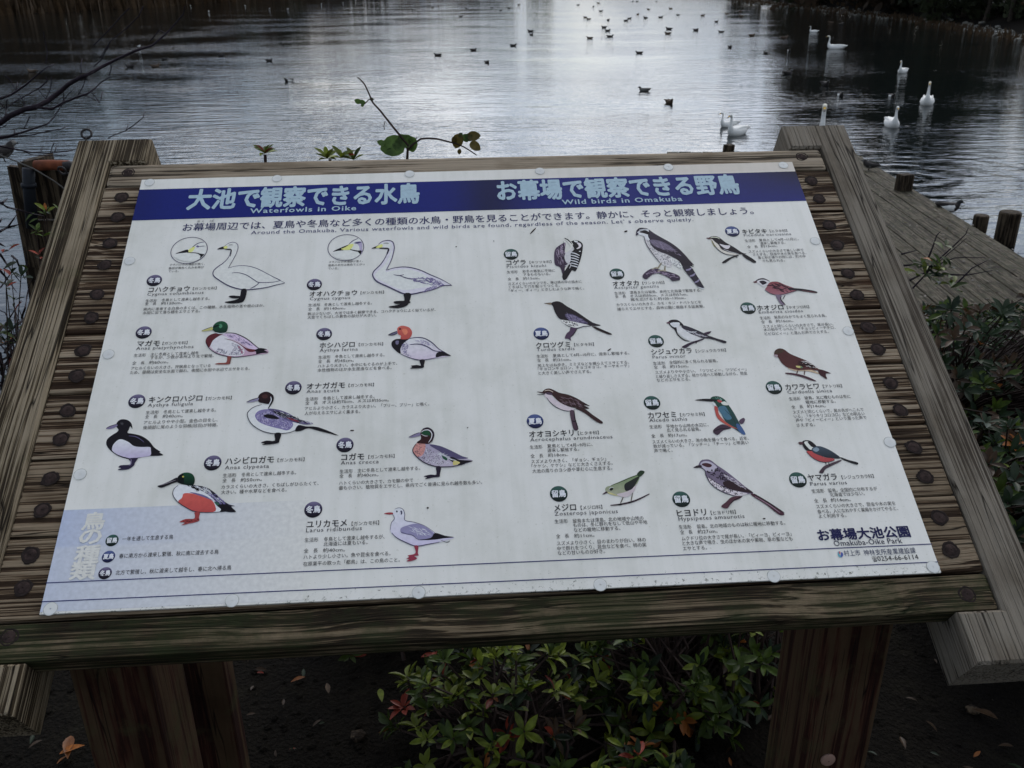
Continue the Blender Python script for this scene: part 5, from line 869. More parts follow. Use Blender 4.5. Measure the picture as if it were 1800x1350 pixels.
picture('K8', [('f', (26, 22, 28), '335,445 350,430 385,430 415,450 440,480 420,488 395,500 370,498 350,480'), ('f', (194, 190, 182), '350,442 375,436 415,465 395,492 368,470'), ('f', (26, 22, 28), '372,440 395,445 420,470 400,472'), ('f', (40, 30, 36), '345,468 365,490 400,500 380,505'), ('f', (178, 50, 54), '365,502 420,505 480,540 540,548 548,560 500,572 450,565 400,540', (164, 46, 52)), ('f', (56, 74, 92), '400,485 430,468 470,472 530,500 590,545 540,548 470,535 410,510', (30, 34, 44)), ('f', (110, 132, 150), '405,490 430,475 450,490 430,505'), ('f', (24, 26, 34), '590,540 640,558 702,575 698,590 650,575 600,555'), ('f', (80, 48, 56), '312,442 335,440 345,452 322,458'), ('l', LINE, 4, '365,505 400,540 450,568 500,574 550,562'),
  ('f', (76, 58, 70), '450,635 480,600 520,582 590,558 588,570 530,598 490,620 475,645 455,645', (60, 44, 56)), ('l', BKc, 5, '490,572 495,590'), ('l', BKc, 5, '510,575 520,600')], 'tit with black and cream head, slate wings and red belly')
pr = Print(.0006); xy = lambda s: px_to_xy(crom(pts('K8', s), True, 4))
for col, s in (((70, 150, 170), '575,1160 590,1190 605,1175 600,1195 585,1200 572,1185'), ((60, 80, 160), '595,1165 608,1180 600,1198 590,1196'), ((170, 80, 100), '578,1165 586,1160 590,1172 582,1178')):
    q = xy(s); pr.tri(q, geometry.tessellate_polygon([[Vector((a, b_, 0)) for a, b_ in q]]), ink(col))
pr.build('town_logo', PANEL, label='small blue and red swirl logo')

# white push-in caps over the panel's screws, with grimy rims
def cap_mesh():
    b = MB(); b.disc((0, 0, 0), .0088, .0007, 26, 0, .0002); return mesh('screw_cap', b.v, b.f, [M['cap']], smooth=False)
def rim_mesh():
    n = 30; vs = [(r_*math.cos(2*PI*k/n), r_*math.sin(2*PI*k/n), z) for r_, z in ((.0084, .0002), (.0092, .0002)) for k in range(n)]; return mesh('cap_rim', vs, [(k, n+k, n+(k+1) % n, (k+1) % n) for k in range(n)], [M['capring']])
cm_, rm_ = cap_mesh(), rim_mesh()
for x, y in [(263, 321), (487, 314), (720, 306), (949, 301), (1175, 294), (1377, 290.5), (1433, 424), (1491, 582), (1564, 777.5), (1640, 997), (1360, 1013), (1055, 1028), (736, 1041.5), (408, 1056), (89, 1070.5), (141, 834), (191, 623), (228, 459)]:
    p = plane_xy(x, y); o = link('screw_cap', cm_, SIGN); o.location = (p[0], p[1], .0003); o.scale = (1, 1, .6); q = link('cap_rim', rm_, SIGN); q.location = (p[0], p[1], .0004)
# droppings and a seed husk stuck on the panel
for x, y, l_, w_, a in [(937, 406, .010, .0012, .9), (1100, 407, .0035, .0018, .4), (619, 757, .003, .0012, 0), (1071, 615, .004, .001, .6), (752, 893, .0016, .0014, 0), (1343, 912, .0022, .001, .1), (802, 434, .0014, .001, 0), (822, 752, .001, .001, 0), (868, 424, .0009, .0009, 0)]:
    p = plane_xy(x, y); bm = bmesh.new(); bmesh.ops.create_icosphere(bm, subdivisions=2, radius=1)
    for v in bm.verts: v.co = Vector((v.co.x*l_, v.co.y*w_, v.co.z*.0005))
    b = MB(); b.bm(bm); o = b.build('speck', M['stem'], SIGN); o.location = (p[0], p[1], .0006); o.rotation_euler = (0, 0, a)
# ------------------------------------------------------------------ the boarded landing on the right near bank
DECK_Z = -1.86
def landing():
    root = empty('boarded_landing', on_z(1650, 400, DECK_Z)); inv = Matrix.Translation(root.location).inverted()
    tag(root, 'weathered grey plank landing along the water at the right edge', 'landing')
    A = on_z(1503, 268, DECK_Z); B = on_z(1800, 452, DECK_Z)
    d = (B-A).normalized(); n = Vector((d.y, -d.x, 0)); n = n if n.x < 0 else -n       # towards the bank
    A = A - d*0.05; B = B + d*2.6; Lg = (B-A).length
    r = random.Random(4); off = 0.0; ang = math.atan2(d.y, d.x)
    for i in range(15):
        w_ = r.uniform(.22, .30); b = MB(); cuts = [0.0, Lg*r.uniform(.25, .75), Lg]
        bx_, ex_ = (0.0, Lg)
        bm = bmesh.new(); bmesh.ops.create_cube(bm, size=1)
        for v in bm.verts: v.co = Vector(((v.co.x)*Lg, v.co.y*(w_-.012), v.co.z*.07))
        bmesh.ops.bevel(bm, geom=bm.edges[:], offset=.008, segments=1, affect='EDGES'); b.bm(bm)
        o = b.build('plank', M['old_deck'], root); c = (A+B)/2 + n*(off+w_/2); o.matrix_parent_inverse = inv
        o.location = (c.x, c.y, DECK_Z-.035+r.uniform(-.006, .006)); o.rotation_euler = (r.uniform(-.01, .01), 0, math.atan2(d.y, d.x)); off += w_
    b = MB(); b.box((-Lg/2, -.06, -.5), (Lg/2, .06, -.075)); o = b.build('fascia_board', M['old_deck'], root); c = (A+B)/2+n*.10; o.matrix_parent_inverse = inv
    o.location = (c.x, c.y, DECK_Z); o.rotation_euler = (0, 0, ang)
    return A, B, d, n
LA, LB, LD, LN = landing()
def debris():
    r = random.Random(51); vs = []; fs = []
    for i in range(900):
        c = LA + LD*r.uniform(0, (LB-LA).length) + LN*r.uniform(.02, 3.6)*r.random()**.6; a = r.uniform(0, 6.28); s = r.uniform(.012, .05); z = DECK_Z+r.uniform(.008, .018)
        i0 = len(vs); vs += [(c.x+math.cos(a+k*1.57)*s*(1, .35)[k % 2], c.y+math.sin(a+k*1.57)*s*(1, .35)[k % 2], z+r.uniform(0, .012)) for k in range(4)]; fs.append((i0, i0+1, i0+2, i0+3))
    tag(link('landing_debris', mesh('landing_debris', vs, fs, [M['leaf_brown'], M['leaf_rust']], [int(r.random() < .2) for _ in fs])), 'dead leaves and bark bits strewn on the plank landing', 'debris', kind='stuff')
debris()
def pile(px, py, rad, top, square, label, lean=0.0):
    c = on_z(px, py, top); b = MB(); h = top-WATER_Z+1.2
    if square: b.box((-rad, -rad*.8, -h), (rad, rad*.8, 0), bev=.012)
    else:
        n = 16; pts = [(rad*1.04*math.cos(a*6.2832/n), rad*1.04*math.sin(a*6.2832/n)) for a in range(n)]
        vs = [(x, y, -h) for x, y in pts]+[(x, y, -.02) for x, y in pts]+[(x*.9, y*.9, 0) for x, y in pts]
        b.add(vs, [[k, (k+1) % n, n+(k+1) % n, n+k] for k in range(n)]+[[n+k, n+(k+1) % n, 2*n+(k+1) % n, 2*n+k] for k in range(n)]+[list(range(2*n, 3*n))])
    o = b.build('mooring_post', M['pile']); o.location = (c.x, c.y, top); o.rotation_euler = (lean, lean*.5, .3*px % 1.1 if square else 0)
    tag(o, label, 'post', 'timber piles along the landing')
pile(1592, 306, .115, -1.58, True, 'square grey pile standing at the landing edge, right of the sign post')
pile(1777, 372, .15, -1.70, False, 'thick round pile with pale flat top at the right edge')
pile(1726, 378, .11, -1.90, False, 'low cut-off round stump beside the thick pile at the right edge')
pile(1282, 254, .095, -1.50, True, 'small brown pile top peeking over the sign beside the right sign post', .05)

# ------------------------------------------------------------------ old timber sluice box in the water at the left
def sluice():
    Y = 4.6
    P = lambda x, y, dy=0.0: on_y(x, y, Y+dy)
    root = empty('sluice_box', P(60, 400)); inv = Matrix.Translation(root.location).inverted()
    tag(root, 'dark rotten timber sluice box with rusty pipe, behind the left sign post', 'sluice box')
    def board(name, x0, y0, x1, y1, x2, y2, x3, y3, dy, th, mt):
        q = [P(x0, y0, dy), P(x1, y1, dy), P(x2, y2, dy), P(x3, y3, dy)]; vs = q+[v+Vector((0, th, 0)) for v in q]
        o = link(name, mesh(name, vs, [(3, 2, 1, 0), (4, 5, 6, 7), (0, 1, 5, 4), (1, 2, 6, 5), (2, 3, 7, 6), (3, 0, 4, 7)], [mt]), root); o.matrix_parent_inverse = inv; return o
    board('side_board', 12, 292, 44, 296, 72, 470, 46, 470, 0.0, .05, M['pile'])
    board('front_board', 45, 299, 140, 300, 150, 385, 60, 385, 0.03, .05, M['pile'])
    board('front_board', 60, 388, 150, 388, 150, 470, 74, 470, 0.04, .05, M['pile'])
    board('cap_board', 30, 287, 74, 277, 78, 292, 36, 303, -.06, .16, M['pile'])
    board('lower_wall', 44, 470, 150, 470, 140, 640, 66, 640, 0.07, .05, M['pile'])
    b = MB(); b.tube([P(62, 291, -.10), P(92, 290, -.11), P(122, 291, -.12)], .030, 12); o = b.build('rusty_pipe', M['pipe'], root, True); o.matrix_parent_inverse = inv
    b = MB(); b.tube([P(50, 296, -.10), P(51, 330, -.10), P(57, 400, -.09)], .034, 12); b.tube([P(50, 322, -.10), P(51, 329, -.10)], .042, 12)
    o = b.build('dark_pipe', M['dark_pipe'], root, True); o.matrix_parent_inverse = inv
    b = MB(); b.tube([P(113, 292, -.13), P(122, 291, -.13), P(131, 293, -.13)], .027, 10); o = b.build('pipe_collar', M['rust_dark'], root, True); o.matrix_parent_inverse = inv
    b = MB(); b.tube([P(-30, 262, -.5), P(20, 280, -.5), P(60, 297, -.5), P(95, 318, -.45), P(128, 343, -.4)], .004, 5); o = b.build('wire', M['wire'], root); o.matrix_parent_inverse = inv
sluice()

# ------------------------------------------------------------------ leaves
def leaf_mesh(name, mat, w=0.34, fold=0.10, droop=0.12, shape='lance'):
    """a unit leaf along +x, its base at the origin, with a midrib fold and a drooping tip"""
    prof = {'lance': [(0, .06), (.2, .55), (.45, .95), (.65, 1.0), (.85, .62), (1, .04)],
            'round': [(0, .35), (.12, .85), (.35, 1.05), (.6, 1.0), (.85, .6), (1, .08)]}[shape]
    vs = []; fs = []
    for x, k in prof:
        z = -droop*x*x; h = w*k/2
        vs += [(x, -h, z+fold*k), (x, 0, z), (x, h, z+fold*k)]
    for i in range(len(prof)-1):
        a = i*3; fs += [(a, a+1, a+4, a+3), (a+1, a+2, a+5, a+4)]
    return mesh(name, vs, fs, [mat], smooth=True)
LEAF = {k: leaf_mesh('leaf_'+k, M['leaf_'+k]) for k in ('green', 'dark', 'lime', 'red', 'orange', 'brown')}
VINE = [leaf_mesh('vine_leaf', M['leaf_vine'], .78, .07, .10, 'round'), leaf_mesh('vine_leaf_rust', M['leaf_rust'], .7, .12, .35, 'round')]
def place_leaf(me, p, d, up, s, parent, inv, name='leaf'):
    d = Vector(d).normalized(); up = Vector(up); y = up.cross(d); y = y.normalized() if y.length > 1e-5 else d.orthogonal().normalized(); z = d.cross(y)
    o = bpy.data.objects.new(name, me); COL.objects.link(o)
    mt = Matrix(((d.x, y.x, z.x, p[0]), (d.y, y.y, z.y, p[1]), (d.z, y.z, z.z, p[2]), (0, 0, 0, 1))) @ Matrix.Diagonal((s, s, s, 1))
    o.parent = parent; o.matrix_parent_inverse = inv; o.matrix_basis = mt; return o

def bush(name, base, tips, seed, label, mix=(.62, .14, .12, .04, .04, .04), leaf=0.030, n_real=280, group=None, whorl=(6, 9), cat='shrub', stem_r=.0035):
    """tips: list of whorl centres; every whorl gets a twig back to the base; the leaves nearest the eye are single parts"""
    r = random.Random(seed); keys = ('green', 'dark', 'lime', 'red', 'orange', 'brown')
    root = empty(name, base); inv = Matrix.Translation(root.location).inverted(); tag(root, label, cat, group)
    b = MB(); base = Vector(base); leaves = []
    for t in tips:
        t = Vector(t); j = base + Vector((r.gauss(0, .06), r.gauss(0, .06), 0)); mid = j.lerp(t, .55)+Vector((r.gauss(0, .03), r.gauss(0, .03), r.uniform(.0, .05)))
        b.tube([j, mid, t], [stem_r*1.5, stem_r, stem_r*.6], 4)
        ax = (t-mid).normalized(); ax = (ax+Vector((r.gauss(0, .3), r.gauss(0, .3)-.15, .9))).normalized(); x0 = ax.orthogonal().normalized(); y0 = ax.cross(x0)
        k0 = r.choices(keys, mix)[0]
        for k in range(r.randint(*whorl)):
            a = k*2.4+r.uniform(-.3, .3); el = r.uniform(.05, 1.0); out = (x0*math.cos(a)+y0*math.sin(a)); d = out*math.cos(el)+ax*math.sin(el)
            key = k0 if r.random() < .72 else r.choices(keys, mix)[0]
            leaves.append((key, t-ax*r.uniform(0, .012), d, ax, leaf*r.uniform(.65, 1.35)))
    o = b.build('stems', M['stem'], root); o.matrix_parent_inverse = inv
    C = Vector(CAM); leaves.sort(key=lambda l: (l[1]-C).length - l[1].z*.4)
    for l in leaves[:n_real]: place_leaf(LEAF[l[0]], l[1], l[2], l[3], l[4], root, inv)
    rest = leaves[n_real:]
    if rest:
        vs = []; fs = []; mi = []; src = {k: ([v.co.copy() for v in LEAF[k].vertices], [tuple(p.vertices) for p in LEAF[k].polygons]) for k in keys}
        for key, p, d, up, s in rest:
            d = d.normalized(); y = up.cross(d).normalized(); z = d.cross(y); i0 = len(vs)
            vs += [p + (d*v.x+y*v.y+z*v.z)*s for v in src[key][0]]; fs += [tuple(i+i0 for i in f) for f in src[key][1]]; mi += [keys.index(key)]*len(src[key][1])
        o = link('foliage', mesh('foliage', vs, fs, [M['leaf_'+k] for k in keys], mi, True), root); o.matrix_parent_inverse = inv; tag(o, kind='stuff')
    return root
def cloud(seed, n, px, py, ys, jz=.0):
    """whorl centres spread through the volume that shows between these picture columns and rows"""
    r = random.Random(seed); out = []
    while len(out) < n:
        p = on_y(r.uniform(*px), r.uniform(*py), r.uniform(*ys))
        if p.z > max(gh(p.x, p.y), -3)+.03: out.append(p)
    return out
def blob(seed, n, c, rx, ry, rz):
    r = random.Random(seed); out = []
    while len(out) < n:
        x, y, z = r.uniform(-1, 1), r.uniform(-1, 1), r.uniform(-.1, 1); q = x*x+y*y+z*z
        if .35 < q < 1.0:
            p = Vector((c[0]+x*rx, c[1]+y*ry, c[2]+z*rz))
            if p.z > gh(p.x, p.y)+.02: out.append(p)
    return out
# azaleas under and behind the board
bush('azalea_bush', (.02, .46, 0), blob(31, 120, (.02, .50, .02), .27, .20, .26), 1, 'lime tinged azalea bush low under the middle of the sign, next to the bare soil', (.38, .12, .40, .03, .03, .04), leaf=.034)
bush('azalea_bush', (.42, .60, 0), blob(32, 120, (.40, .62, .02), .21, .20, .34), 2, 'darker green azalea bush under the sign beside the right leg', (.50, .24, .18, .02, .03, .03), leaf=.037)
bush('azalea_bush', (.20, 1.00, 0), blob(33, 120, (.20, 1.0, .02), .42, .24, .50), 3, 'taller azalea bush behind the first row, close under the shaded board', (.5, .38, .05, .02, .02, .03), leaf=.036)
bush('azalea_bush', (-.25, .98, 0), blob(34, 70, (-.20, .98, .02), .30, .22, .40), 4, 'sparse azalea bush behind the sign, left of the middle, with yellowing leaves', (.4, .32, .08, .05, .06, .09), leaf=.034)
bush('azalea_bush', (.30, .30, 0), blob(35, 60, (.27, .30, .0), .16, .12, .16), 9, 'small azalea clump at the lower picture edge, left of the right leg', (.42, .2, .28, .03, .03, .04), leaf=.034)
bush('azalea_bush', (.60, .66, 0), blob(36, 70, (.585, .70, .0), .17, .18, .30), 11, 'dim azalea bush partly hidden behind the right leg', (.5, .32, .08, .02, .03, .05), leaf=.036)
# bushes on the slope right of the sign
def low(pts_, k): return [p for p in pts_ if p.z < gh(p.x, p.y)+k]
bush('hillside_bush', (2.2, 3.6, gh(2.2, 3.6)), low(cloud(41, 900, (1590, 2050), (455, 660), (2.6, 8.0)), .55), 5, 'dark mixed bush on the slope right of the sign, just below the plank landing', (.08, .66, .01, .002, .01, .24), leaf=.055, whorl=(5, 8), stem_r=.004)
bush('hillside_bush', (1.75, 2.0, gh(1.75, 2.0)), low(cloud(46, 900, (1600, 2050), (540, 860), (1.3, 4.0)), .6), 10, 'dense dark green bush halfway down the right picture edge', (.08, .68, .01, .002, .01, .22), leaf=.046, whorl=(5, 8))
bush('hillside_bush', (1.35, 1.2, 0), low(cloud(42, 700, (1690, 2100), (740, 1130), (0.5, 1.9)), .6), 6, 'dark leafy bush close beside the right sign post at the picture edge', (.22, .60, .02, .006, .02, .12), leaf=.040, whorl=(5, 8))
# bush left of the sign: twiggy and sparse
tl = cloud(43, 26, (-120, 62), (570, 760), (1.0, 1.7))+cloud(44, 8, (0, 60), (470, 600), (1.3, 1.9))
bush('twiggy_bush', (-1.35, 1.5, gh(-1.35, 1.5)), tl, 7, 'sparse twiggy bush with a few green and red leaves at the left edge', (.34, .34, .06, .10, .06, .10), leaf=.034, whorl=(3, 5), stem_r=.002)
tl = cloud(45, 9, (60, 120), (360, 470), (1.6, 2.2))
bush('twiggy_bush', (-1.5, 2.0, gh(-1.5, 2.0)), tl, 8, 'small bush with yellowish leaf tufts before the sluice box', (.4, .1, .3, .03, .07, .1), leaf=.03, whorl=(3, 6), stem_r=.002)

# sprigs showing above the board's upper edge
def sprig(name, stem, tufts, seed, label, leaf):
    r = random.Random(seed); pts = [on_y(*p) for p in stem]; root = empty(name, (pts[0].x, pts[0].y, 0)); inv = Matrix.Translation(root.location).inverted(); tag(root, label, 'shrub')
    b = MB(); b.tube([Vector((pts[0].x, pts[0].y+.02, 0)), *pts], .0032, 5); o = b.build('stem', M['stem'], root); o.matrix_parent_inverse = inv
    for (x, y, yy, n, sp) in tufts:
        c = on_y(x, y, yy)
        for k in range(n):
            a = k*2.4+r.uniform(-.25, .25); el = r.uniform(.1, 1.05); d = Vector((math.cos(a)*math.cos(el), math.sin(a)*math.cos(el)*.8, math.sin(el)*.9))
            key = r.choices(('green', 'lime', 'red', 'dark'), (.3, .6, .06, .04))[0]
            place_leaf(LEAF[key], c, d, (0, -.2, 1), leaf*r.uniform(.75, 1.25), root, inv)
sprig('azalea_shoot', [(467, 300, .84), (466, 272, .84)], [(466, 270, .84, 11, 0)], 1, 'single azalea shoot with leaf rosette above the sign near its left third', .030)
sprig('azalea_shoot', [(582, 300, .84), (580, 280, .84)], [(575, 279, .84, 12, 0), (600, 278, .84, 11, 0), (622, 281, .84, 5, 0)], 2, 'low double azalea rosette just above the sign, right of the single shoot', .027)

def vine():
    Y = .86; P = lambda x, y: on_y(x, y, Y)
    root = empty('climbing_vine', (P(715, 300).x, Y, 0)); inv = Matrix.Translation(root.location).inverted(); tag(root, 'vine with heart shaped leaves and one tall bare shoot above the sign', 'vine')
    b = MB(); par = lambda o: setattr(o, 'matrix_parent_inverse', inv)
    b.tube([Vector((P(715, 300).x, Y+.02, 0)), P(715, 300), P(716, 275), P(717, 255), P(708, 244), P(690, 222), P(668, 194), P(655, 180), P(648, 163), P(641, 148), P(634, 140), P(628, 136)], [.004, .0035, .003, .0026, .0024, .0022, .002, .0018, .0016, .0015, .0013, .001], 6); par(b.build('shoot', M['stem'], root))
    b = MB(); b.tube([P(716, 262), P(728, 252), P(740, 244), P(752, 243), P(768, 244), P(784, 248), P(800, 252), P(815, 258), P(828, 266), P(838, 273)], [.0024, .0022, .002, .002, .0019, .0018, .0016, .0014, .0013, .001], 6)
    b.tube([P(641, 183), P(648, 175), P(658, 174)], .001, 4); b.tube([P(677, 213), P(675, 222), P(676, 228)], .0008, 4); b.tube([P(728, 250), P(733, 241)], .0008, 4); par(b.build('side_shoot', M['stem'], root))
    def leaf(x0, y0, x1, y1, wide, kind, tilt=0.25, dy=0.0):
        a = P(x0, y0)+Vector((0, dy, 0)); e = P(x1, y1)+Vector((0, dy, 0)); s = (e-a).length
        place_leaf(VINE[kind], a, e-a, (0, -1, tilt), s, root, inv)
    for args in [(711, 252, 668, 262, 0, 0), (704, 262, 690, 252, 0, 0, .6), (716, 257, 702, 236, 0, 0, .2), (712, 250, 728, 262, 0, 0, .1), (718, 248, 722, 264, 0, 0, .4), (690, 262, 680, 272, 0, 0), (676, 254, 663, 248, 0, 0, .7),
                 (702, 248, 730, 248, 0, 0, .1), (720, 240, 726, 268, 0, 0, -.1), (694, 250, 712, 254, 0, 0, .2),
                 (641, 183, 632, 176, 0, 0, .4), (634, 180, 623, 176, 0, 0, .1), (640, 184, 634, 186, 0, 0, .3), (650, 174, 657, 175, 0, 0),
                 (808, 236, 800, 262, 0, 1), (806, 240, 813, 234, 0, 0, .3), (815, 236, 822, 250, 0, 0, .2), (822, 240, 845, 238, 0, 1, .2), (826, 252, 846, 262, 0, 1, .4), (808, 262, 807, 272, 0, 1), (818, 238, 832, 246, 0, 0, .2), (800, 240, 797, 254, 0, 1)]:
        leaf(*args)
vine()

# bare twigs of a tree reaching in from the left
def twigs():
    Y = 2.7
    root = empty('bare_tree', (-2.9, Y+.2, gh(-2.9, Y))); inv = Matrix.Translation(root.location).inverted(); tag(root, 'leafless dark twigs of a tree reaching in over the water from the left', 'tree')
    def br(name, path, r0, r1, dy=0.0):
        n = len(path); pts = [on_y(x, y, Y+dy+.05*math.sin(i*1.3)) for i, (x, y) in enumerate(path)]; b = MB(); b.tube(pts, [max((r0+(r1-r0)*i/(n-1))*.62, .0019) for i in range(n)], 6); o = b.build(name, M['bark'], root, True); o.matrix_parent_inverse = inv
    b = MB(); b.tube([Vector((-2.9, Y+.2, gh(-2.9, Y)-.1)), Vector((-2.85, Y+.1, .2)), on_y(-330, 330, Y+.1), on_y(-150, 275, Y)], [.05, .04, .022, .010], 8); o = b.build('trunk', M['bark'], root, True); o.matrix_parent_inverse = inv
    S = lambda s: [tuple(float(q)/3.6 for q in p.split(',')) for p in s.split()]
    main = [(-150, 275)]+S('0,780 60,735 160,690 235,675 300,640 380,580 430,535 500,495 560,470 640,425 700,395 760,365 860,320 960,290 1050,215 1110,150 1160,90 1170,40')
    br('branch', main, .020, .0025)
    for p, a, c in [('0,625 70,600 160,540 240,470 300,425 340,405', .008, .0015), ('235,680 330,690 400,650 500,610 550,595 600,560 640,520 700,485', .009, .0022), ('0,870 60,860 150,835 240,805 300,785 340,745 380,680 410,640', .008, .0016),
                    ('540,600 560,615 600,630 630,650 640,620 648,580', .003, .001), ('580,585 600,610 625,640', .0022, .001), ('700,395 705,430 690,480', .003, .001), ('500,495 515,460 512,430', .003, .001), ('545,480 530,540 495,600', .0028, .001), ('470,515 430,535 410,570', .003, .001),
                    ('240,560 265,595 290,625 300,670', .0032, .001), ('290,625 320,560 325,490', .0028, .001), ('0,650 30,680 40,700 30,740', .0035, .0012), ('45,630 40,690', .002, .001), ('0,690 60,670 130,620', .003, .001), ('120,600 150,640 160,690', .0026, .001), ('130,625 200,585 260,550 300,510 290,490', .003, .001),
                    ('100,570 60,500 30,480', .0026, .001), ('105,565 110,520', .0022, .001), ('205,660 240,675 265,690 330,690', .0025, .0012), ('395,580 405,600 400,645', .0022, .001), ('400,640 430,600 455,575', .0024, .001), ('150,820 170,780 190,735', .0026, .001), ('90,855 92,820', .002, .001),
                    ('0,925 100,945 200,965 300,970 400,960 462,950', .0065, .002), ('150,955 200,980 300,985 420,985', .004, .0018), ('0,880 100,862 200,855 300,830 380,820 425,798', .0045, .0012), ('215,855 235,845', .002, .001), ('255,970 268,930', .002, .001), ('320,965 330,930 342,905', .0022, .001), ('345,965 357,925', .002, .001), ('0,810 30,800 40,790', .002, .001),
                    ('685,875 720,855 790,830 850,790 905,745 915,705', .0028, .001), ('800,825 812,785', .0018, .0008), ('630,370 700,260 800,180 880,100 905,40', .003, .001), ('590,290 690,190 770,100 820,50', .0025, .0008), ('560,470 520,490', .006, .004), ('290,400 300,330 280,230 275,200', .0022, .0008), ('590,425 640,380 660,340 690,290', .002, .0008), ('510,430 520,370', .0018, .0008), ('1050,215 1010,190 950,260', .0018, .0008)]:
        br('twig', S(p), a, c, random.Random(hash(p) % 997 if False else len(p)*7).uniform(-.15, .15))
twigs()
def shrub_twigs():        # the tangle of fine twigs at the left edge lower down
    Y = 1.9; root = empty('bare_shrub', (-1.9, Y, gh(-1.9, Y))); inv = Matrix.Translation(root.location).inverted(); tag(root, 'tangle of thin bare twigs at the left edge below the sluice box', 'shrub')
    S = lambda s: [tuple(float(q)/4.5+(180 if k else 0) for k, q in enumerate(p.split(','))) for p in s.split()]
    r = random.Random(5)
    paths = [S('0,795 60,830 140,850 250,880 350,900'), S('20,795 60,760'), S('0,1020 60,990 110,920 135,880'), S('60,990 170,960'), S('0,1200 40,1260 90,1330 160,1420'), S('95,1215 135,1250 160,1320 200,1400'), S('0,1120 40,1140'), S('0,940 15,920'), S('0,1330 60,1400 130,1500'), S('200,1340 215,1250 205,1180')]
    for _ in range(34):
        x, y = r.uniform(-40, 50), r.uniform(560, 700); pa = [(x, y)]; a = r.uniform(-2.3, -.5)
        for k in range(r.randint(4, 7)): a += r.gauss(0, .35); x += math.cos(a)*r.uniform(14, 26); y += math.sin(a)*r.uniform(14, 26); pa.append((x, y))
        paths.append(pa)
    for p in paths:
        n = len(p); b = MB(); b.tube([on_y(x, y, Y+.1*math.sin(i*2+p[0][0])) for i, (x, y) in enumerate(p)], [.0045*(1-.75*i/(n-1)) for i in range(n)], 5); o = b.build('twig', M['bark'], root); o.matrix_parent_inverse = inv
    r2 = random.Random(6)
    for _ in range(18):
        x, y = r2.choice([(30, 520), (35, 470), (50, 385), (8, 435), (10, 610), (20, 650), (40, 590)]); p = on_y(x+r2.gauss(0, 8), y+r2.gauss(0, 8), Y)
        place_leaf(LEAF[r2.choices(('green', 'lime', 'red', 'orange', 'dark'), (.4, .3, .12, .08, .1))[0]], p, (r2.gauss(0, 1), r2.gauss(0, 1), r2.uniform(0, .8)), (0, -.3, 1), r2.uniform(.03, .05), root, inv)
shrub_twigs()
def right_twigs():
    Y = 3.0; root = empty('bare_shrub', (2.4, Y, gh(2.4, Y))); inv = Matrix.Translation(root.location).inverted(); tag(root, 'thin bare twigs over the boarded landing at the right', 'shrub')
    S = lambda s: [(1500+float(p.split(',')[0])/4.5, 200+float(p.split(',')[1])/4.5) for p in s.split()]
    for p in ['420,1330 560,1260 700,1180 800,1140 900,1135 1040,1140', '560,1250 700,1130 820,1020 890,950 910,900', '590,1150 630,1050 660,960 690,930', '380,1110 500,1080', '700,1270 900,1275 1100,1240', '820,1340 940,1220 1060,1160', '400,1200 640,1180', '450,1400 620,1220 900,980']:
        q = S(p); n = len(q); b = MB(); b.tube([on_y(x, y, Y) for x, y in q], [.005*(1-.7*i/(n-1)) for i in range(n)], 5); o = b.build('twig', M['bark'], root); o.matrix_parent_inverse = inv
    r2 = random.Random(8)
    for x, y, k in [(1608, 470, 9), (1658, 437, 3), (1655, 470, 14), (1640, 490, 10), (1730, 600, 5), (1665, 500, 8)]:
        for _ in range(k):
            p = on_y(x+r2.gauss(0, 9), y+r2.gauss(0, 6), Y-.1); place_leaf(LEAF[r2.choices(('green', 'lime', 'orange', 'dark'), (.4, .3, .1, .2))[0]], p, (r2.gauss(0, 1), r2.gauss(0, 1), r2.uniform(0, .8)), (0, -.3, 1), r2.uniform(.05, .085), root, inv)
right_twigs()

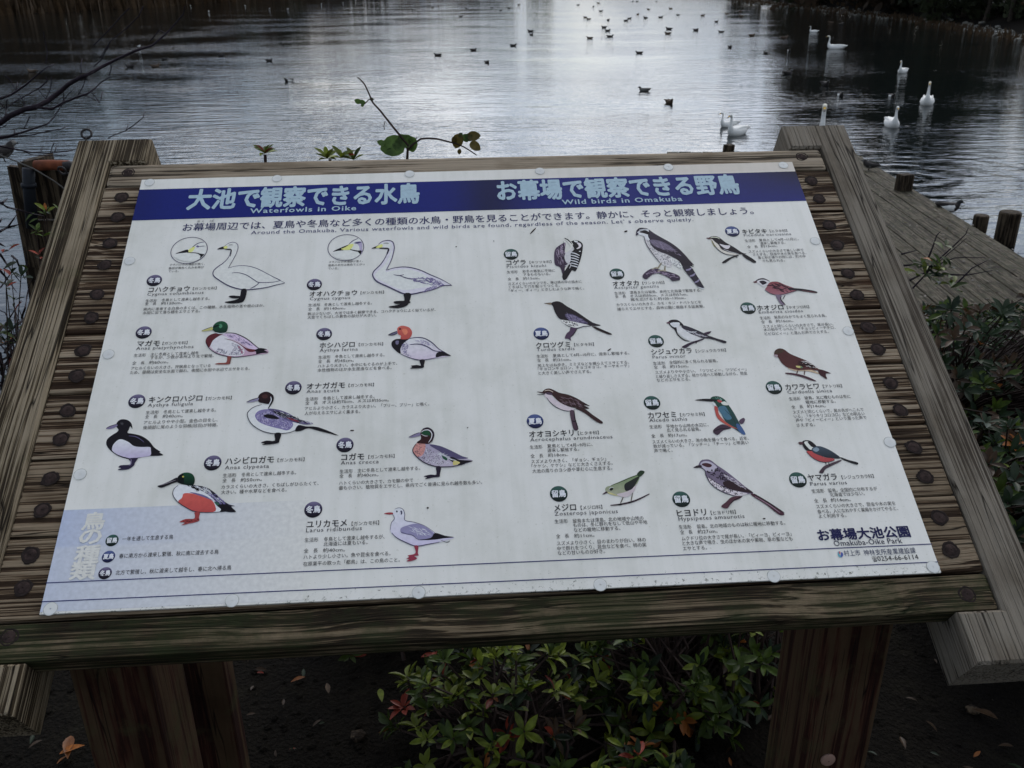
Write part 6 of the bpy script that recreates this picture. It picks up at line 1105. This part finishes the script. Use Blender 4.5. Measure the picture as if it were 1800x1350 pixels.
# litter and single fallen leaves on the soil under the board
def litter():
    r = random.Random(77); vs = []; fs = []; mi = []; ks = ('brown', 'orange', 'red', 'dark')
    src = {k: ([v.co.copy() for v in LEAF[k].vertices], [tuple(p.vertices) for p in LEAF[k].polygons]) for k in ks}
    for i in range(420):
        x, y = r.uniform(-1.6, 2.0), r.uniform(-.2, 1.9); z = gh(x, y)+.006; k = r.choices(ks, (.66, .05, .03, .3))[0]; a = r.uniform(0, 6.28); s = r.uniform(.015, .04); d = Vector((math.cos(a), math.sin(a), r.gauss(0, .2))); up = Vector((r.gauss(0, .3), r.gauss(0, .3), 1)); yv = up.cross(d).normalized(); zv = d.cross(yv); i0 = len(vs)
        vs += [Vector((x, y, z+.006)) + (d*v.x+yv*v.y+zv*v.z)*s for v in src[k][0]]; fs += [tuple(j+i0 for j in f) for f in src[k][1]]; mi += [ks.index(k)]*len(src[k][1])
    tag(link('leaf_litter', mesh('leaf_litter', vs, fs, [M['leaf_'+k] for k in ks], mi, True)), 'thin scatter of dead leaves on the dark soil under the sign', 'leaf litter', kind='stuff')
    for x, y, k, s, lab in [(122, 1345, 'orange', .07, 'bright orange leaf on the ground left of the left leg, at the lower picture edge'), (152, 1322, 'orange', .05, 'small orange leaf touching the left leg'), (390, 1295, 'brown', .06, 'reddish brown leaf on the soil right of the left leg'), (512, 1205, 'orange', .035, 'small orange leaf under the sign left of the bushes'), (575, 1205, 'brown', .035, 'rust coloured leaf below the yellow one by the bushes'),
                            (672, 1238, 'lime', .045, 'yellow curled leaf lying at the left foot of the bushes'), (1212, 1312, 'orange', .05, 'round orange leaf on the soil between the two bushes'), (1190, 1345, 'red', .05, 'red leaf at the lower picture edge between the bushes'), (965, 1320, 'orange', .055, 'orange leaf in front of the middle bush'), (1710, 1238, 'brown', .055, 'pale brown leaf right of the right leg'), (1592, 1316, 'brown', .035, 'small tan leaf near the foot of the right leg')]:
        p = on_z(x, y, .012); a = r.uniform(0, 6.28); o = place_leaf(LEAF[k], (p.x, p.y, gh(p.x, p.y)+.02), (math.cos(a), math.sin(a), .1), (0, 0, 1), s, None, Matrix.Identity(4), 'fallen_leaf'); tag(o, lab, 'leaf', 'fallen leaves')
    rr = random.Random(2)
    for x, y, s, lab in [(632, 1298, .020, 'small pale angular stone on the dark soil under the sign'), (1712, 1240, .016, 'small tan stone on the soil right of the right leg')]:
        p = on_z(x, y, 0); bm = bmesh.new(); bmesh.ops.create_icosphere(bm, subdivisions=1, radius=s)
        for v in bm.verts: v.co = Vector((v.co.x*rr.uniform(.8, 1.3), v.co.y*rr.uniform(.7, 1.2), v.co.z*.55))
        b = MB(); b.bm(bm); o = b.build('pebble', M['pile']); o.location = (p.x, p.y, gh(p.x, p.y)+.008); tag(o, lab, 'stone')
litter()
def clods():
    r = random.Random(61); b = MB(); bm0 = bmesh.new(); bmesh.ops.create_icosphere(bm0, subdivisions=1, radius=1); vs0 = [v.co.copy() for v in bm0.verts]; fs0 = [[v.index for v in f.verts] for f in bm0.faces]; bm0.free()
    for i in range(2600):
        x, y = r.uniform(-1.5, 1.9), r.uniform(-.1, 1.8); s = r.uniform(.003, .011)*(2.0 if r.random() < .05 else 1); z = gh(x, y)
        b.add([(x+v.x*s*r.uniform(.7, 1.3), y+v.y*s*r.uniform(.7, 1.3), z+v.z*s*.7) for v in vs0], fs0)
    tag(b.build('soil_crumbs', bpy.data.materials['dark_wet_soil']), 'dark crumbs and clods of soil under the sign', 'soil', kind='stuff')
clods()

# ------------------------------------------------------------------ swans, ducks and gulls
def sweep(path, seg=12):
    """a body grown along a path in the x-z plane; every station is (x, z, half width, half height)"""
    n = len(path); vs = []
    for i, (x, z, w_, h) in enumerate(path):
        a = path[max(i-1, 0)]; c = path[min(i+1, n-1)]; t = Vector((c[0]-a[0], 0, c[1]-a[1])).normalized(); nn = Vector((-t.z, 0, t.x))
        for k in range(seg):
            an = 2*math.pi*k/seg; vs.append(Vector((x, 0, z)) + nn*math.sin(an)*h + Vector((0, math.cos(an)*w_, 0)))
    fs = [[i*seg+k, i*seg+(k+1) % seg, (i+1)*seg+(k+1) % seg, (i+1)*seg+k] for i in range(n-1) for k in range(seg)]+[list(range(seg))[::-1], list(range((n-1)*seg, n*seg))]
    return vs, fs
def spline(path, sub=3):
    out = []; n = len(path)
    for i in range(n-1):
        p0, p1, p2, p3 = (np.array(path[max(i-1, 0)]), np.array(path[i]), np.array(path[i+1]), np.array(path[min(i+2, n-1)]))
        for k in range(sub):
            t = k/sub; out.append(tuple(0.5*((2*p1)+(-p0+p2)*t+(2*p0-5*p1+4*p2-p3)*t*t+(-p0+3*p1-3*p2+p3)*t**3)))
    out.append(tuple(path[-1])); return [(a, b, max(c, .003), max(d, .003)) for a, b, c, d in out]
def wing_mesh(name, x0, x1, z, y, h, mat, side):
    path = spline([(x0, z+.02, .012, .02), (x0+(x1-x0)*.25, z+.02, .035*h*8, h*.65), (x0+(x1-x0)*.6, z, .045*h*8, h), (x1-.03, z-.01, .03*h*8, h*.7), (x1, z-.02, .01, .02)])
    vs, fs = sweep(path, 10); return mesh(name, [v+Vector((0, y*side, 0)) for v in vs], fs, [mat], smooth=True)
def swan_set(neck_up, stain):
    nk = neck_up
    body = spline([(-.66, .22, .015, .012), (-.56, .19, .08, .045), (-.38, .14, .17, .12), (-.12, .10, .22, .17), (.12, .09, .215, .175), (.28, .12, .17, .16), (.38, .19, .11, .12), (.425, .30, .065, .075), (.42, .30+.17*nk, .042, .046), (.405, .30+.33*nk, .036, .038), (.415, .30+.45*nk, .036, .038), (.455, .30+.52*nk, .040, .043), (.51, .30+.53*nk, .040, .040), (.555, .30+.505*nk, .028, .028)])
    vs, fs = sweep(body, 12); zh = .30+.52*nk
    bm_ = mesh('swan_body', vs, fs, [M['white'], M['cream']], smooth=True)
    for p in bm_.polygons:
        c = p.center
        if c.z > .30+.42*nk and c.x > .38 and stain: p.material_index = 1
    b1 = MB(); v, f = sweep(spline([(.535, zh-.008, .026, .024), (.585, zh-.022, .022, .018), (.625, zh-.036, .018, .011)]), 8); b1.add(v, f); by = mesh('bill_base', b1.v, b1.f, [M['yellow']], smooth=True)
    b2 = MB(); v, f = sweep(spline([(.615, zh-.033, .0185, .0125), (.66, zh-.048, .018, .009), (.69, zh-.055, .012, .005)]), 8); b2.add(v, f); bt = mesh('bill_tip', b2.v, b2.f, [M['black']], smooth=True)
    b3 = MB(); [b3.tube([(.512, s*.036, zh+.012), (.514, s*.045, zh+.012)], .007, 6) for s in (-1, 1)]; ey = mesh('eyes', b3.v, b3.f, [M['black']])
    return bm_, [wing_mesh('wing', -.60, .22, .17, .13, .105, M['white'], s) for s in (-1, 1)], by, bt, ey
SW = [swan_set(.80, True), swan_set(.66, False)]
def swan(px, py, heading, s, kind, label):
    p = on_z(px, py, WATER_Z); root = empty('swan', (p.x, p.y, WATER_Z-.01), (0, 0, heading)); root.scale = (s, s, s); tag(root, label, 'swan', 'white swans on the pond')
    bd, wg, by, bt, ey = SW[kind]; link('body', bd, root); [link('wing', w_, root) for w_ in wg]; link('bill', by, root); link('bill_tip', bt, root); link('eye', ey, root)
PI = math.pi
swan(1430, 57, -PI*.95, .62, 1, 'farthest small white swan, upper right, swimming left behind the long profile swan')
swan(1469, 86, PI*.87, .90, 0, 'white swan in full side view facing left, upper right')
swan(1586, 128, -PI*.74, .74, 1, 'white swan facing the viewer between dark reflections, above the one with yellow bill')
swan(1629, 183, -PI*.66, .95, 0, 'large upright white swan with yellow face, rightmost of the near swans')
swan(1567, 222, -PI*.58, .84, 1, 'white swan nearest to the right sign post, with its head turned forward')
swan(1441, 252, -PI*.62, 1.32, 0, 'white swan hidden behind the right sign post with only its neck and head showing')
swan(1295, 236, -PI*.76, .80, 1, 'white swan just above the sign left of the right post')
swan(1281, 222, -PI*.86, .58, 1, 'white swan partly hidden behind another one above the sign edge')

def duck_set(style):
    body = spline([(-.27, .115, .010, .008), (-.21, .085, .06, .035), (-.08, .05, .105, .085), (.07, .04, .11, .095), (.15, .07, .085, .080), (.185, .115, .055, .052), (.205, .145, .048, .046), (.235, .158, .042, .040), (.268, .150, .026, .024)])
    vs, fs = sweep(body, 10); mats = {'dark': ('duck_dark', 'duck_head', 'duck_dark'), 'brown': ('duck_brown', 'duck_brown', 'duck_brown'), 'tufted': ('duck_dark', 'duck_head', 'white'), 'mallard': ('duck_grey', 'duck_head', 'duck_grey')}[style]
    bd = mesh('duck_body', vs, fs, [M[m] for m in mats], smooth=True)
    for p in bd.polygons:
        c = p.center
        if c.x > .16 and c.z > .12: p.material_index = 1
        elif abs(c.y) > .07 and c.z < .09 and -.15 < c.x < .12: p.material_index = 2
    b = MB(); v, f = sweep(spline([(.258, .148, .020, .016), (.292, .136, .019, .009), (.322, .130, .014, .005)]), 8); b.add(v, f); bl = mesh('duck_bill', b.v, b.f, [M['bill']], smooth=True)
    return bd, bl, [wing_mesh('duck_wing', -.26, .10, .085, .075, .05, M[mats[0]], s) for s in (-1, 1)]
DK = {k: duck_set(k) for k in ('dark', 'brown', 'tufted', 'mallard')}
FAR_G = 'tiny far ducks scattered over the pond'
r_ = random.Random(99)
def duck(px, py, kind, heading, label, s=1.0, group='ducks on the pond', simple_=False, z=None):
    z = WATER_Z if z is None else z
    p = on_z(px, py, z); root = empty('duck', (p.x, p.y, z), (0, 0, heading)); s *= (1.0 if py < 70 else .9); root.scale = (s, s*r_.uniform(.9, 1.1), s*r_.uniform(.85, 1.15)); tag(root, label, 'duck', group)
    bd, bl, wg = DK[kind]; link('body', bd, root); link('bill', bl, root)
    if not simple_: [link('wing', w_, root) for w_ in wg]
for a in [(1133, 160, 'mallard', 2.6, 'larger of two dark ducks on the bright water above the middle of the sign', .95), (1176, 181, 'brown', -1.3, 'round reddish brown duck on bright water, nearest one above the sign title', .95),
          (508, 143, 'tufted', -2.4, 'dark duck with pale flank alone on the bright water at left', .9), (473, 108, 'dark', -.2, 'small dark duck with a short wake above the lone pale flanked duck', .8), (229, 119, 'dark', 2.9, 'left duck of the pair right of the bare twigs', .95), (273, 118, 'brown', .4, 'right duck of the pair right of the bare twigs', .95),
          (57, 127, 'brown', 3.0, 'brown duck seen through the twigs at the far left', 1.0), (145, 139, 'dark', 0.3, 'dark duck half hidden behind the main bare branch', 1.0), (289, 105, 'dark', .1, 'faint dark duck just above the pair right of the twigs', .75), (389, 99, 'dark', .3, 'dark duck in the shadow edge, left of the small one with a wake', .8),
          (770, 98, 'dark', 3.0, 'dark duck above the top of the tall bare vine shoot, left of two others', .9), (832, 89, 'dark', .2, 'dark duck in the middle of three above the vine', .8), (856, 111, 'dark', -1.2, 'round dark duck right of and below the other two above the vine', .85), (902, 81, 'dark', .1, 'dark duck by the left end of the rippled patch in the middle', .9),
          (1124, 94, 'dark', 2.9, 'dark duck with pale back on the ripples, above the close pair', .85), (1384, 130, 'dark', .3, 'dark duck with ruffled tail left of the black one above the right post', .95), (1450, 150, 'dark', -1.4, 'black duck directly above the neck of the half hidden swan', 1.0), (1477, 169, 'tufted', -1.6, 'black and white duck spreading ripples between two swans', .85),
          (1567, 170, 'tufted', -1.5, 'small black and white duck between two swans in dark water', .8), (1346, 94, 'dark', 1.8, 'dark duck left of the one with the pale neck, upper right', .8), (1387, 90, 'tufted', -1.7, 'dark duck with pale neck below the farther ducks, upper right', .75), (1283, 84, 'dark', -1.5, 'upright dark duck on the ripples in the upper right middle', .85),
          (1176, 52, 'dark', 2.2, 'big dark duck in the upper middle, above a flatter one', 1.15), (1174, 60, 'brown', 2.9, 'flat brown duck right under the big dark one', .9), (1223, 54, 'dark', -1.2, 'dark duck with raised head, right of the big pair in the upper middle', 1.1), (1268, 57, 'dark', 2.8, 'dark duck between the raised one and the farther rows', .85),
          (1072, 65, 'dark', .1, 'dark duck lowest of the column of three left of the middle', .95), (1068, 55, 'dark', .2, 'dark duck in the middle of a column of three', .85), (1062, 49, 'dark', 3.0, 'dark duck topmost of a column of three', .85), (1037, 68, 'brown', 2.9, 'brown duck left of the column of three', .85), (933, 56, 'dark', 2.8, 'upper duck of a close pair left of the middle, near the top', .95), (934, 62, 'dark', -1.2, 'lower, rounder duck of a close pair left of the middle, near the top', .8),
          (1321, 64, 'brown', .3, 'brown duck left of the flat brown one beside a small dark patch of water', .9), (1378, 68, 'brown', .1, 'flat brown duck left of the farthest swan', 1.0)]:
    duck(*a)
r = random.Random(12)
for x, y in [(912, 9), (880, 19), (865, 14), (895, 15), (820, 15), (725, 18), (760, 14), (810, 30), (1016, 9), (1052, 6), (1056, 20), (1043, 12), (1029, 31), (1035, 34), (1069, 36), (1100, 37), (1106, 33), (1121, 26), (1135, 32), (1161, 31), (1259, 39), (1278, 25), (1293, 22), (1301, 21), (1313, 20), (1235, 28), (1192, 27), (1112, 3), (1120, 3), (1154, 3), (1461, 41), (1478, 44), (1140, 17), (1179, 16), (1303, 29)]:
    duck(x, y, r.choice(['dark', 'brown', 'dark']), r.choice([0.1, 3.0, .4, 2.8, -1.2]), 'tiny far duck in the scattered flock near the top of the picture', r.uniform(.75, 1.0), FAR_G, True)
def small_bird(p, heading, s, mats, name, label, cat, group=None):
    root = empty(name, p, (0, 0, heading)); root.scale = (s, s, s); tag(root, label, cat, group)
    vs, fs = sweep(spline([(-.62, .16, .02, .01), (-.38, .22, .06, .03), (-.15, .26, .15, .13), (.08, .29, .18, .18), (.22, .37, .14, .14), (.29, .46, .11, .11), (.36, .50, .09, .085), (.43, .49, .05, .045)]), 12)
    me = mesh('bird_body', vs, fs, [M[mats[0]], M[mats[1]]], smooth=True)
    for q in me.polygons:
        if q.center.z < .24 or q.center.x > .33: q.material_index = 1
    link('body', me, root); b = MB(); b.tube([(.42, 0, .49), (.52, 0, .47)], [.03, .008], 6); link('beak', mesh('beak', b.v, b.f, [M['black']]), root)
    for s_ in (-1, 1):
        b = MB(); b.tube([(.02, s_*.06, .14), (.05, s_*.06, 0)], .016, 5); link('leg', mesh('leg', b.v, b.f, [M['stem']]), root); link('wing', wing_mesh('bird_wing', -.5, .15, .30, .13, .10, M[mats[0]], s_), root)
small_bird(on_y(6, 285, 4.2), .5, .19, ('duck_dark', 'duck_grey'), 'small_bird', 'grey bird with pale throat perched on the twig above the sluice box', 'bird')
for x, y in [(96, 21), (245, 84), (335, 11), (367, 21), (431, 11), (474, 16), (506, 17), (565, 8), (603, 6), (625, 2)]:
    small_bird(on_z(x, y, WATER_Z), r.uniform(0, 6), .30, ('white', 'white'), 'gull', 'tiny pale gull on the dark water at the upper left', 'gull', 'tiny pale gulls on the dark water')
for x, y, l in [(1751, 60, 'pale little gull by the stones of the right bank, left of two'), (1766, 62, 'pale little gull by the stones of the right bank, right of two')]: small_bird(on_z(x, y, WATER_Z), 2.0, .42, ('white', 'white'), 'gull', l, 'gull')
small_bird(on_z(1528, 300, DECK_Z+.0), 2.5, .36, ('duck_dark', 'duck_grey'), 'pigeon', 'dark bird sitting on the landing edge just right of the sign post', 'bird')
duck(1666, 368, 'tufted', -.35, 'black and white duck resting at the landing edge right of the square pile', .82, 'ducks on the pond', False, DECK_Z-.04)
